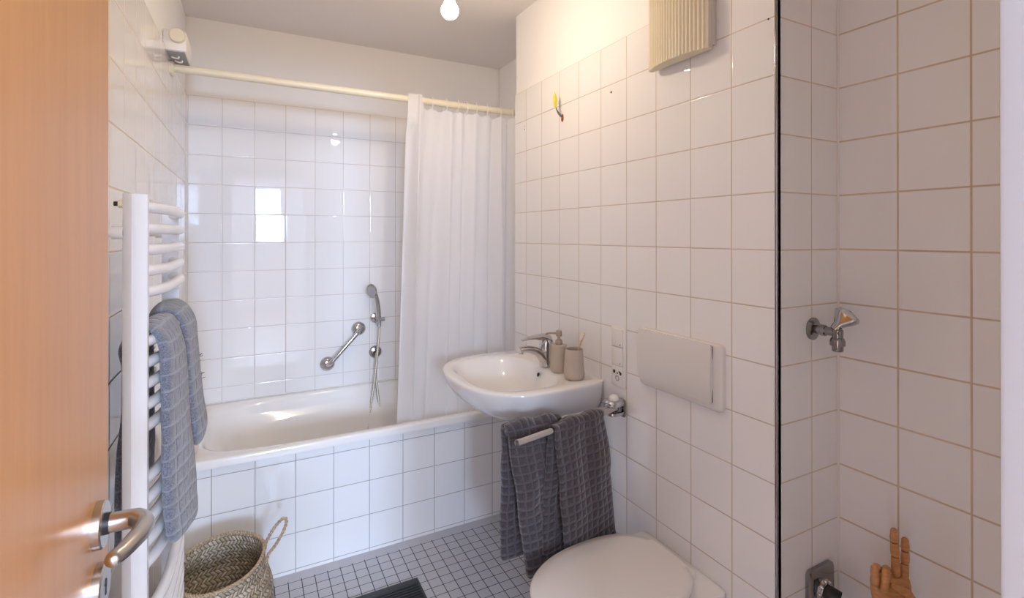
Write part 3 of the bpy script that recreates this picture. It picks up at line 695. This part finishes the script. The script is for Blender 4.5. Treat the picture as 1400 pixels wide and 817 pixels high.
# faucet
t = thing('mixer_tap', (1.095,1.845,SZ), 'chrome single-lever mixer tap on the washbasin', 'tap')
fx, fy = 1.098, 1.842
bm = bmesh.new()
rg = []
for dx, hz, a, b_ in [(0,0,.027,.027),(0,.006,.027,.027),(-.001,.03,.0245,.025),(-.001,.06,.0255,.026),(0,.085,.0275,.027),(.001,.103,.027,.026),(.002,.112,.022,.022)]:
    rg.append([bm.verts.new(v) for v in superring(fx+dx, fy, a, b_, 2.3, SZ+.001+hz, N=40)])
bridge(bm, rg); obj('body', bm, M['chrome'], t, 50)
sp = catmull([(fx-.004,fy,SZ+.022),(fx-.034,fy,SZ+.056),(fx-.070,fy,SZ+.074),(fx-.105,fy,SZ+.080),(fx-.130,fy,SZ+.077)], 8)
bm = bmesh.new(); rings=[]
for i,p in enumerate(sp):
    q = i/(len(sp)-1); tt = (sp[min(i+1,len(sp)-1)]-sp[max(0,i-1)]).normalized(); n = Vector((-tt.z,0,tt.x)); n = -n if n.z<0 else n
    w_ = .023-.005*q; h_ = .022-.0115*q
    rings.append([bm.verts.new(p+n*h_*cos(2*pi*k/24)+Vector((0,1,0))*w_*sin(2*pi*k/24)) for k in range(24)])
bridge(bm, rings); lathe(bm, [(.010,0),(.0105,.012),(.0,.012)], (fx-.120,fy,SZ+.062), (0,0,1), seg=24)
bmesh.ops.recalc_face_normals(bm, faces=bm.faces); obj('spout', bm, M['chrome'], t, 50)
lv = catmull([(fx+.016,fy,SZ+.108),(fx-.010,fy,SZ+.121),(fx-.045,fy,SZ+.124),(fx-.085,fy,SZ+.123),(fx-.118,fy,SZ+.117)], 8)
bm = bmesh.new(); rings=[]
for i,p in enumerate(lv):
    q = i/(len(lv)-1); w_ = .025*(1-q)+.011*q; h_ = .017*(1-q)**1.3+.0035
    rings.append([bm.verts.new(p+Vector((0,0,1))*h_*cos(2*pi*k/24)+Vector((0,1,0))*w_*sin(2*pi*k/24)) for k in range(24)])
bridge(bm, rings); bmesh.ops.recalc_face_normals(bm, faces=bm.faces); obj('lever', bm, M['chrome'], t, 50)

# soap dispenser
c = (1.098,1.742,SZ+.001)
t = thing('soap_dispenser', c, 'taupe stoneware soap dispenser with pump beside the tap', 'soap dispenser')
obj('bottle', Lt([(.030,0),(.0335,.004),(.0355,.012),(.0345,.05),(.0325,.10),(.0325,.104),(.030,.108),(.0,.109)], c, seg=48), M['taupe'], t)
obj('pump_collar', Lt([(.0145,.108),(.0145,.122),(.010,.128),(.006,.131),(.006,.140),(.012,.141),(.012,.160),(.0105,.163),(0,.163)], c, seg=32), simple('pump_plastic', (.36,.29,.23), .4), t)
obj('nozzle', T(catmull([(c[0]-.004,c[1]+.003,c[2]+.152),(c[0]-.022,c[1]+.018,c[2]+.152),(c[0]-.036,c[1]+.030,c[2]+.150),(c[0]-.040,c[1]+.034,c[2]+.145)],4), .0042, seg=12), simple('pump_plastic_dark', (.33,.26,.20), .4), t)
# tumbler
c = (1.094,1.626,SZ+.001)
t = thing('tumbler', c, 'taupe stoneware toothbrush tumbler at the near end of the washbasin', 'tumbler')
obj('cup', Lt([(.033,0),(.0375,.004),(.0405,.014),(.0395,.03),(.0335,.110),(.0325,.114),(.0305,.113),(.0305,.10),(.035,.03),(.03,.012),(0,.012)], c, seg=48), M['taupe'], t)
t = thing('toothbrush', (c[0],c[1],c[2]+.02), 'bamboo toothbrush standing in the tumbler', 'toothbrush')
a_, b2 = Vector((c[0]-.015,c[1]+.014,c[2]+.02)), Vector((c[0]+.030,c[1]-.026,c[2]+.172))
obj('handle', T([a_, a_.lerp(b2,.5), a_.lerp(b2,.75), b2], [.0042,.0045,.0036,.0048], seg=12, round_end=True), M['bamboo'], t)
d_ = (b2-a_).normalized(); s_ = Vector((-.6,-.3,.35)); s_ = (s_-d_*s_.dot(d_)).normalized()
bm = bmesh.new(); prism(bm, [a_.lerp(b2,.86)+s_*.004-d_.cross(s_)*.004, b2+s_*.004-d_.cross(s_)*.004, b2+s_*.004+d_.cross(s_)*.004, a_.lerp(b2,.86)+s_*.004+d_.cross(s_)*.004], s_*.009)
obj('bristles', bm, M['bristle'], t, 30)

# ------------------------------------------------------------------ swivel towel rack and hand towels
AZ = z(-.615)
t = thing('towel_rack', (XS,1.45,AZ), 'chrome two-arm swivel towel rack on the tiled wall below the washbasin', 'towel rack')
bm = bmesh.new(); box(bm, XS-.012,XS,1.425,1.478,z(-.650),z(-.588), bev=.005)
obj('wall_plate', bm, M['chrome_dark'], t, 40)
bm = bmesh.new(); superloft(bm, [(XS-.036,1.450,.034,.030,3,z(-.606)),(XS-.036,1.450,.036,.032,3,z(-.602)),(XS-.036,1.450,.036,.032,3,z(-.594)),(XS-.036,1.450,.030,.027,3,z(-.588))], N=40)
superloft(bm, [(XS-.036,1.450,.030,.027,3,z(-.640)),(XS-.036,1.450,.034,.030,3,z(-.636)),(XS-.036,1.450,.034,.030,3,z(-.628))], N=40)
obj('hinge_bracket', bm, M['chrome'], t, 40)
obj('knob', Lt([(.019,0),(.019,.004),(.015,.012),(.008,.017),(0,.018)], (XS-.036,1.450,z(-.588))), M['plastic'], t)
F0, F1 = Vector((1.142,1.436,AZ)), Vector((.695,1.334,AZ)); G0, G1 = Vector((1.142,1.448,AZ)), Vector((.706,1.430,AZ))
def arm(a_, b_):
    ar = obj('arm', T([a_, b_], .0105, seg=24), M['chrome'], t)
    d = (b_-a_).normalized(); obj('end_cap', Lt([(.0092,0),(.0092,.002),(.006,.004),(0,.0045)], b_, d, seg=24), M['chrome_dark'], ar)
arm(F0, F1); arm(G0, G1)
def rack_towel(a0, a1, xl, xr, front, back, name, label, seed, fl, fr, bl, br_, th=.020, offf=.030, offb=.026):
    """xl..xr: extent along the arm; front/back: drop; fl/fr: sideways drift of the lower corners"""
    dirv = (a0-a1).normalized(); nrm = Vector((dirv.y,-dirv.x,0))   # towards the viewer (-Y)
    if nrm.y > 0: nrm = -nrm
    def at(x, off, dz, dx=0): 
        s = (x-a1.x)/(a0.x-a1.x); p = a1.lerp(a0, s); return p + nrm*off + Vector((dx,0,dz))
    S = []
    for q, off in ((1,offb*.8),(.8,offb),(.5,offb*.95),(.2,offb*.8),(.05,offb*.75)):
        S.append((at(xl,-off,-back*q,bl*q), at(xr,-off,-back*q,br_*q), th*(1-.15*(1-q))))
    for ang in (150,110,70,30):
        r_ = .0105+th*.42; S.append((at(xl,r_*cos(radians(ang)),r_*sin(radians(ang))), at(xr,r_*cos(radians(ang)),r_*sin(radians(ang))), th*.8))
    for q, off in ((.05,offf*.68),(.2,offf*.8),(.45,offf),(.7,offf*1.05),(1,offf*.9)):
        S.append((at(xl,off,-front*q,fl*q), at(xr,off,-front*q,fr*q), th))
    o = obj(name, cloth_loft(S, 7, 72, 5, .005, seed, fold=.004, fold_n=2.2), M['towel'], None, 70, loc=a1.lerp(a0,.3))
    return tag(o, label, 'towel')
rack_towel(G0, G1, .702, .91, .465, .42, 'hand_towel', 'dark grey waffle hand towel on the rear arm of the rack, lower hanging one', 3, .062,.03, .0,.0, th=.024, offf=.034, offb=.028)
rack_towel(F0, F1, .836, 1.068, .44, .40, 'hand_towel', 'dark grey waffle hand towel on the front arm of the rack, above the toilet lid', 9, .035,.040, -.02,.0, th=.016, offf=.022, offb=.020)

# ------------------------------------------------------------------ toilet
t = thing('toilet', (XS,1.157,.07), 'white wall-hung toilet with its lid closed', 'toilet')
yc = 1.157
def toilet_ring(x0, x1, hw_, zz, n=2.5, N=80, back=.115, rr=None):
    """rounded front at x0, straighter back at x1"""
    o=[]; xm = x0+(x1-x0)*.56
    for k in range(N):
        a = 2*pi*k/N; c, s = cos(a), sin(a)
        if c < 0: n_ = 2.15; A = xm-x0
        else: n_ = 3.4; A = x1-xm
        r_ = (abs(c)**n_+abs(s)**n_)**(-1/n_); o.append(Vector((xm+A*r_*c, yc+hw_*r_*s*(1 if c<0 else 1-.16*(r_*c)**2), zz)))
    return o
bm = bmesh.new(); R=[]
for x0,x1,hw_,dz in [(.672,1.128,.166,-.992),(.666,1.131,.171,-.988),(.661,1.133,.174,-.980),(.661,1.133,.174,-.974),(.668,1.130,.169,-.9665),(.70,1.11,.145,-.9645),(.80,1.03,.07,-.9635),(.90,.95,.01,-.963)]:
    R.append([bm.verts.new(v) for v in toilet_ring(x0,x1,hw_,z(dz))])
bridge(bm, R); obj('lid', bm, M['lid'], t, 60)
bm = bmesh.new(); R=[]
for x0,x1,hw_,dz in [(.685,1.118,.160,-1.012),(.675,1.124,.168,-1.008),(.675,1.124,.168,-.998),(.682,1.120,.163,-.9935)]:
    R.append([bm.verts.new(v) for v in toilet_ring(x0,x1,hw_,z(dz))])
bridge(bm, R); obj('seat', bm, M['lid'], t, 60)
bm = bmesh.new(); R=[]
for x0,hw_,dz,n in [(1.00,.09,-1.33,4),(.90,.10,-1.33,3.5),(.84,.112,-1.31,3.2),(.76,.130,-1.20,3),(.70,.155,-1.09,2.8),(.68,.166,-1.03,2.8),(.682,.166,-1.013,2.8),(.70,.150,-1.012,2.8)]:
    xm = (x0+XS-.001)/2; R.append([bm.verts.new(v) for v in superring(xm,yc,(XS-.001-x0)/2,hw_,n,z(dz),N=80)])
bridge(bm, R); obj('bowl', bm, M['ceramic'], t, 60)
bm = bmesh.new(); superloft(bm, [(1.125,yc,.055,.150,8,z(-1.20)),(1.122,yc,.0595,.168,9,z(-1.06)),(1.120,yc,.0620,.174,10,z(-1.006)),(1.121,yc,.0605,.1725,10,z(-1.001)),(1.122,yc,.058,.169,9,z(-.9995))], N=80)
obj('rear_deck', bm, M['ceramic'], t, 50)
for yy in (1.08,1.235): obj('hinge', Lt([(.012,0),(.012,.012),(.009,.016),(0,.016)], (1.140,yy,z(-1.0)), seg=20), M['lid'], t)

# ------------------------------------------------------------------ flush plate
t = thing('flush_plate', (XS,1.168,z(-.4)), 'large white flush plate on the tiled wall above the toilet', 'flush plate')
fy0, fy1, fz0, fz1 = .994, 1.338, z(-.503), z(-.312)
bm = bmesh.new()
def plate_ring(y0,y1,z0,z1,x,r=.014,N=8):
    o=[]
    for (cy_,cz_,a0) in ((y1-r,z1-r,0),(y0+r,z1-r,90),(y0+r,z0+r,180),(y1-r,z0+r,270)):
        for k in range(N+1):
            a = radians(a0+90*k/N); o.append(Vector((x, cy_+r*cos(a), cz_+r*sin(a))))
    return o
R=[[bm.verts.new(v) for v in plate_ring(fy0+i,fy1-i,fz0+i,fz1-i,x)] for x,i in ((XS,0),(XS-.010,0),(XS-.0135,.002),(XS-.015,.006))]
bridge(bm, R); bmesh.ops.recalc_face_normals(bm, faces=bm.faces); obj('frame', bm, M['flush'], t, 40)
# curved push button, bulging towards its left and right edges
bm = bmesh.new(); ny = 24; rows=[]
by0, by1, bz0, bz1 = fy0+.034, fy1-.006, fz0+.020, fz1-.003
G=[]
for i in range(ny+1):
    q = i/ny; yy = by0+(by1-by0)*q; row=[]
    for j in range(13):
        w_ = j/12; zz = bz0+(bz1-bz0)*w_
        prof = .0075 - .006*(2*w_-1)**2*0 + .006*(1-(2*w_-1)**2)
        inset = .0035*sin(pi*w_)
        row.append(bm.verts.new((XS-.0155-prof, yy + (inset if i==0 else (-inset if i==ny else 0))*-1, zz)))
    G.append(row)
for i in range(ny):
    for j in range(12): bm.faces.new([G[i][j],G[i+1][j],G[i+1][j+1],G[i][j+1]])
bmesh.ops.recalc_face_normals(bm, faces=bm.faces)
bot=bmesh.ops.extrude_face_region(bm, geom=list(bm.faces)); vs=[v for v in bot['geom'] if isinstance(v,bmesh.types.BMVert)]
for v in vs: v.co.x = XS-.014
bmesh.ops.recalc_face_normals(bm, faces=bm.faces)
obj('push_button', bm, M['flush'], t, 35)
R=plate_ring(by0-.0015,by1+.0015,bz0-.0015,bz1+.001,XS-.0158,r=.010)
bm=bmesh.new(); tube(bm, R[14:]+R[:1], .0011, seg=6); obj('seam', bm, M['dark'], t)

# ------------------------------------------------------------------ switch and socket panel
t = thing('switch_panel', (XS,1.461,z(-.44)), 'white wall panel with two light switches and a socket beside the washbasin', 'switch')
sy0, sy1, sz0, sz1 = 1.422, 1.500, z(-.548), z(-.332)
obj('frame', B(XS-.008,XS,sy0,sy1,sz0,sz1, bev=.002), M['plastic'], t, 30)
hgt = (sz1-sz0-.012)/3
for k in range(3):
    z1_ = sz1-.006-k*hgt; z0_ = z1_-hgt+.004
    if k < 2:
        sw = obj('rocker_switch', B(XS-.0135,XS-.006,sy0+.012,sy1-.008,z0_,z1_, bev=.0015), M['plastic'], t, 30)
        obj('pilot_mark', B(XS-.0142,XS-.0130,sy0+.020,sy0+.023,z0_+.006,z0_+.010), M['dark'], sw, None)
        obj('gap', B(XS-.0088,XS-.0075,sy0+.011,sy1-.007,z0_-.0014,z0_-.0002), M['dark'], sw, None)
    else:
        so = obj('socket', B(XS-.0105,XS-.006,sy0+.010,sy1-.006,z0_-.002,z1_, bev=.0015), M['plastic'], t, 30)
        zc = (z0_+z1_)/2+.006; ycn = (sy0+sy1)/2+.001
        bm = bmesh.new()
        lathe(bm, [(.0075,0),(.0075,.0008)], (XS-.0105,ycn+.018,zc+.004), (-1,0,0), seg=5)
        lathe(bm, [(.0065,0),(.0065,.0008)], (XS-.0105,ycn-.018,zc+.002), (-1,0,0), seg=5)
        box(bm, XS-.0113,XS-.0105,ycn-.003,ycn+.003,zc-.002,zc+.004); box(bm, XS-.0113,XS-.0105,ycn-.014,ycn-.008,zc+.004,zc+.010)
        obj('contact_holes', bm, M['dark'], so, None)
        obj('earth_ring', T([(XS-.0112,ycn+.0085*cos(2*pi*i/20),zc-.017+.0085*sin(2*pi*i/20)) for i in range(20)], .0011, seg=6, closed=True), M['chrome_dark'], so)

# ------------------------------------------------------------------ ribbed ventilation cover
t = thing('ventilation_cover', (XS,1.145,z(.53)), 'beige ribbed ventilation cover high on the tiled wall', 'ventilation cover')
vy0, vy1, vz0, vz1 = 1.024, 1.270, z(.535), z(.850)
obj('back_box', B(XS-.020,XS,vy0-.000,vy1+.004,vz0+.012,vz1-.004, bev=.004), M['vent_edge'], t, 40)
bm = bmesh.new(); n=200; topv=[]; botv=[]
def vprof(q):
    base = .034 + .026*(1-(2*q-1)**2)
    rib = .0034*(.5+.5*cos(q*2*pi*20))**.6 if .04 < q < .97 else .001
    return base + rib
pl = [(XS-vprof(i/n), vy0+(vy1-vy0)*i/n) for i in range(n+1)]
poly = pl + [(XS-.018,vy1),(XS-.018,vy0)]
prism(bm, [(a,b_,vz0) for a,b_ in poly], (0,0,vz1-vz0))
obj('ribbed_front', bm, M['vent'], t, 20)
obj('side_strip', B(XS-.034,XS-.0185,vy0-.0012,vy0+.001,vz0+.001,vz1, bev=.0004), M['vent_edge'], t, 40)

# ------------------------------------------------------------------ wires of the missing wall lamp, drill holes
hp_ = Vector((XS,1.846,z(.505)))
t = thing('lamp_wires', hp_, 'loose lamp wires with yellow terminal sticking out of the wall', 'wires')
obj('wall_hole', (lambda bm: (lathe(bm, [(.012,0),(.0125,.001),(.008,.0015),(0,.0014)], hp_, (-1,0,0), seg=20, sx=1.4, sy=.8), bm)[-1])(bmesh.new()), M['brick'], t)
for a,b_,c_,d_,mat in (((0,.002,.004),(-.020,.003,.020),(-.030,.012,.055),(-.030,.016,.092),'wire'),((0,-.003,.004),(-.022,.0,.025),(-.030,.006,.045),(-.032,.009,.065),'wire'),((0,.004,.0),(-.016,.012,.020),(-.022,.020,.055),(-.026,.022,.088),'grey')):
    obj('wire', T(catmull([hp_+Vector(v) for v in (a,b_,c_,d_)],6), .0016, seg=8), M[mat], t)
obj('terminal', (lambda bm: (lathe(bm, [(.0015,0),(.0065,.012),(.0085,.035),(.006,.055),(.002,.066),(.0005,.074)], hp_+Vector((-.031,.006,.040)), (.0,.10,1), seg=14), bm)[-1])(bmesh.new()), M['yellow'], t)
tag(obj('screw_hole', Lt([(.0035,-.001),(.003,.0008),(0,.0008)], (XS,2.190,z(.5195)), (-1,0,0), seg=12), M['dark'], None, loc=(XS,2.19,z(.5195))), 'dark drill hole at the far end of the tiled wall, lower of the pair', 'hole')
tag(obj('screw_hole', Lt([(.003,-.001),(.0025,.0008),(0,.0008)], (XS,2.190,z(.5345)), (-1,0,0), seg=12), M['grey'], None, loc=(XS,2.19,z(.5345))), 'faint grey drill hole at the far end of the tiled wall, upper of the pair', 'hole')
tag(obj('screw_hole', Lt([(.0045,-.001),(.004,.0008),(0,.0008)], (XS,1.5102,z(.5326)), (-1,0,0), seg=12), M['dark'], None, loc=(XS,1.51,z(.5326))), 'single dark drill hole in a tile between the lamp wires and the ventilation cover', 'hole')
tag(obj('screw_hole', Lt([(.0028,-.001),(.0025,.0008),(0,.0008)], (XS,.858,z(.5605)), (-1,0,0), seg=12), M['dark'], None, loc=(XS,.858,z(.5605))), 'tiny dark drill hole beside the chrome corner profile', 'hole')

# ------------------------------------------------------------------ bulb
bl = Vector((.6116,1.681,z(.783)))
t = thing('pendant_bulb', (bl.x,bl.y,CEIL), 'bare lit light bulb hanging from the ceiling', 'light bulb')
pr_ = [(0.0005,-.030)] + [(.030*cos(radians(a)), .030*sin(radians(a))) for a in range(-80,41,12)] + [(.0205,.026),(.0165,.034),(.0145,.042),(.0135,.050)]
obj('glass_bulb', Lt(pr_, bl, seg=40), M['bulb'], t, 80)
obj('lamp_socket', Lt([(.0165,.048),(.0175,.052),(.0175,.085),(.010,.095),(.004,.098)], bl, seg=32), M['socket'], t)
obj('cord', T([(bl.x,bl.y,bl.z+.096),(bl.x,bl.y,CEIL-.001)], .003, seg=10), M['socket'], t)
obj('ceiling_rose', Lt([(.035,0),(.032,-.018),(.01,-.022),(0,-.022)], (bl.x,bl.y,CEIL-.0)), M['socket'], t)

# ------------------------------------------------------------------ washing machine tap in the niche
tp_ = Vector((1.3363,YC,z(-.2514)))
t = thing('water_tap', tp_, 'chrome water tap with pointed handle on the niche side wall', 'tap')
obj('wall_flange', Lt([(.030,0),(.030,.003),(.022,.009),(.013,.011)], tp_, (0,-1,0), seg=40), M['chrome_dark'], t)
bm = bmesh.new(); tube(bm, [tp_+Vector((0,-.006,0)), tp_+Vector((0,-.075,0))], .0115, seg=20); lathe(bm, [(.015,0),(.015,.014)], tp_+Vector((0,-.022,0)), (0,-1,0), seg=6)
tube(bm, [tp_+Vector((0,-.066,.006)), tp_+Vector((0,-.066,-.028))], .013, seg=20)
obj('body', bm, M['chrome_dark'], t)
obj('outlet', Lt([(.012,-.048),(.0135,-.046),(.0135,-.034),(.018,-.033),(.018,-.022),(.015,-.014),(.012,-.012)], tp_+Vector((0,-.066,0)), (0,0,1), seg=28), M['chrome_dark'], t)
hax = Vector((.30,-.50,.80)).normalized(); hb_ = tp_+Vector((.0,-.058,.008))
bm = bmesh.new(); n, b_ = frame_of(hax)
def tri_ring(r_, h_, k_=.35):
    o=[]
    for i in range(36):
        a=2*pi*i/36; rr=1.22*r_*(1+k_*.5*cos(3*a)); o.append(bm.verts.new(hb_+hax*h_*1.12+(n*cos(a+.5)+b_*sin(a+.5))*rr))
    return o
R=[tri_ring(.009,0,0),tri_ring(.0105,.012,0),tri_ring(.013,.018,.1),tri_ring(.021,.034,.35),tri_ring(.0235,.043,.4),tri_ring(.020,.050,.35),tri_ring(.008,.053,.1)]
bridge(bm, R); bmesh.ops.recalc_face_normals(bm, faces=bm.faces); hh = obj('handle', bm, M['chrome'], t, 30)
obj('handle_button', Lt([(.0055,0),(.0045,.0012),(0,.0012)], hb_+hax*.0590, hax, seg=20), simple('blue_button', (.02,.04,.12), .3), hh)

# drain connection in the niche
dc = Vector((1.358,YC,z(-.955)))
t = thing('drain_fitting', dc, 'chrome wall plate with black hose outlet low in the niche', 'drain fitting')
bm = bmesh.new()
R=[]
for off,ins in ((0,0),(.010,0),(.014,.004)):
    rg=[]
    for v in plate_ring(1.303+ins,1.413-ins,z(-1.010)+ins,z(-.893)-ins,0,r=.012): rg.append(bm.verts.new((v.y,YC-off,v.z)))
    R.append(rg)
bridge(bm, R); bmesh.ops.recalc_face_normals(bm, faces=bm.faces); obj('plate', bm, M['chrome_dark'], t, 40)
c2 = Vector((1.352,YC-.014,z(-.950)))
obj('union_nut', Lt([(.030,0),(.030,.006),(.024,.012),(.024,.016)], c2, (0,-1,0), seg=32), M['chrome'], t)
obj('hose_outlet', T(catmull([c2+Vector((0,-.010,0)),c2+Vector((.003,-.022,0)),c2+Vector((.008,-.032,-.003)),c2+Vector((.012,-.040,-.006))],5), .019, seg=24), M['black'], t)
bm = bmesh.new()
for k in range(8):
    a = 2*pi*k/8; lathe(bm, [(.0045,0),(.0045,.006),(.003,.008)], c2+Vector((.026*cos(a),-.006,.026*sin(a))), (0,-1,0), seg=10)
obj('nut_lugs', bm, M['chrome'], t)
obj('square_opening', B(1.318,1.338,YC-.0155,YC-.0138,z(-.955),z(-.915)), M['black'], t, None)

# ------------------------------------------------------------------ wooden mannequin hand
hx, hyy, K = 1.330, .6487, 1.2105/f_px
Rv, Fv, Uv = Vector((cos(YAW),-sin(YAW),0)), Vector((-sin(YAW),-cos(YAW),0)), Vector((0,0,1))
def hp3(px, py, f_=0): return Vector((hx,hyy,z(0))) + Rv*((px-1215)*K) + Uv*((CY-py)*K) + Fv*f_
t = thing('wooden_hand', hp3(1218,905), 'jointed wooden mannequin hand making a peace sign in the niche', 'wooden hand')
def seg_(name, a, b_, r0, r1, parent=t, seg=16):
    return obj(name, T([a, a.lerp(b_,.3), a.lerp(b_,.7), b_], [r0*.96, r0, r1, r1*.96], seg=seg, round_end=True), M['handwood'], parent)
# palm: tapered slab loft
bm = bmesh.new(); R=[]
for px, py, w_, d_ in [(1219,905,15,.020),(1219,880,14,.019),(1219,855,16,.020),(1218.5,830,21,.021),(1217.5,808,25,.022),(1216.5,792,26,.020),(1215.5,784,25,.016),(1215.5,781,20,.009)]:
    rg=[]
    for k in range(40):
        a=2*pi*k/40; c_,s_=cos(a),sin(a); rr=(abs(c_)**2.6+abs(s_)**2.6)**(-1/2.6); rg.append(bm.verts.new(hp3(px+w_*rr*c_,py,d_*rr*s_)))
    R.append(rg)
bridge(bm, R); bmesh.ops.recalc_face_normals(bm, faces=bm.faces); obj('palm', bm, M['handwood'], t, 60)
seg_('finger_segment', hp3(1223,777,.002), hp3(1222,757,.002), .0095,.0090); seg_('finger_segment', hp3(1221.8,750.5,.002), hp3(1221,738,.002), .0092,.0088); seg_('finger_segment', hp3(1220.8,731,.002), hp3(1220.5,719.5,.002), .0090,.0075)
for a in ((1222.5,784),(1221.8,753.5),(1220.9,734.5)): obj('finger_joint', (lambda bm:(bmesh.ops.create_uvsphere(bm,u_segments=16,v_segments=10,radius=.0076),bmesh.ops.translate(bm,verts=bm.verts,vec=hp3(a[0],a[1],.002)),bm)[-1])(bmesh.new()), M['handjoint'], t)
seg_('finger_segment', hp3(1234.5,783,.0), hp3(1235.6,767.5,.0), .0098,.0092); seg_('finger_segment', hp3(1236,761,.0), hp3(1236.3,750,.0), .0092,.0088); seg_('finger_segment', hp3(1236.3,744,.0), hp3(1236.2,733,.0), .0088,.0078)
for a in ((1233.8,788),(1235.8,764),(1236.3,747)): obj('finger_joint', (lambda bm:(bmesh.ops.create_uvsphere(bm,u_segments=16,v_segments=10,radius=.0077),bmesh.ops.translate(bm,verts=bm.verts,vec=hp3(a[0],a[1],.0)),bm)[-1])(bmesh.new()), M['handjoint'], t)
# folded ring and little finger
seg_('finger_segment', hp3(1211,772,.0), hp3(1203,767,.018), .0095,.0092); seg_('finger_segment', hp3(1197.8,766,.030), hp3(1194,784,.034), .0095,.0092); seg_('finger_segment', hp3(1195,789,.026), hp3(1203,790,.018), .0085,.008)
seg_('finger_segment', hp3(1200,772,.0), hp3(1192,764,.014), .0090,.0088); seg_('finger_segment', hp3(1186.5,763,.022), hp3(1185.5,779,.026), .0088,.0084); seg_('finger_segment', hp3(1187,785,.022), hp3(1195,788,.012), .008,.0075)
# thumb across the palm
seg_('thumb_segment', hp3(1236,806,.022), hp3(1226,792,.034), .0105,.0098); seg_('thumb_segment', hp3(1221,788.5,.038), hp3(1203.5,779,.040), .0090,.0066)
bz = hp3(1218,905).z
obj('base', Lt([(.040,-.014),(.040,-.004),(.036,0),(0,0)], hp3(1219,905,0), (0,0,1), seg=36), M['handwood'], t)
st_ = thing('stool', (1.30,.60,0), 'low pale stool standing in the niche under the wooden hand', 'stool')
top_ = bz-.0145
obj('seat', B(1.19,1.435,.46,.74,top_-.02,top_, bev=.004), M['paint'], st_, 30)
for xx in (1.205,1.42):
    for yy in (.475,.725): obj('leg', T([(xx,yy,.0),(xx,yy,top_-.019)], .011, seg=12), M['paint'], st_)

# ------------------------------------------------------------------ render look
vs_ = scene.view_settings; vs_.view_transform='Standard'; vs_.look='None'; vs_.gamma=1; vs_.exposure=.10; vs_.use_curve_mapping=False
cy = scene.cycles
cy.use_denoising = True; cy.max_bounces=12; cy.diffuse_bounces=8; cy.glossy_bounces=5; cy.transmission_bounces=4; cy.sample_clamp_indirect=6; cy.caustics_reflective=False; cy.caustics_refractive=False
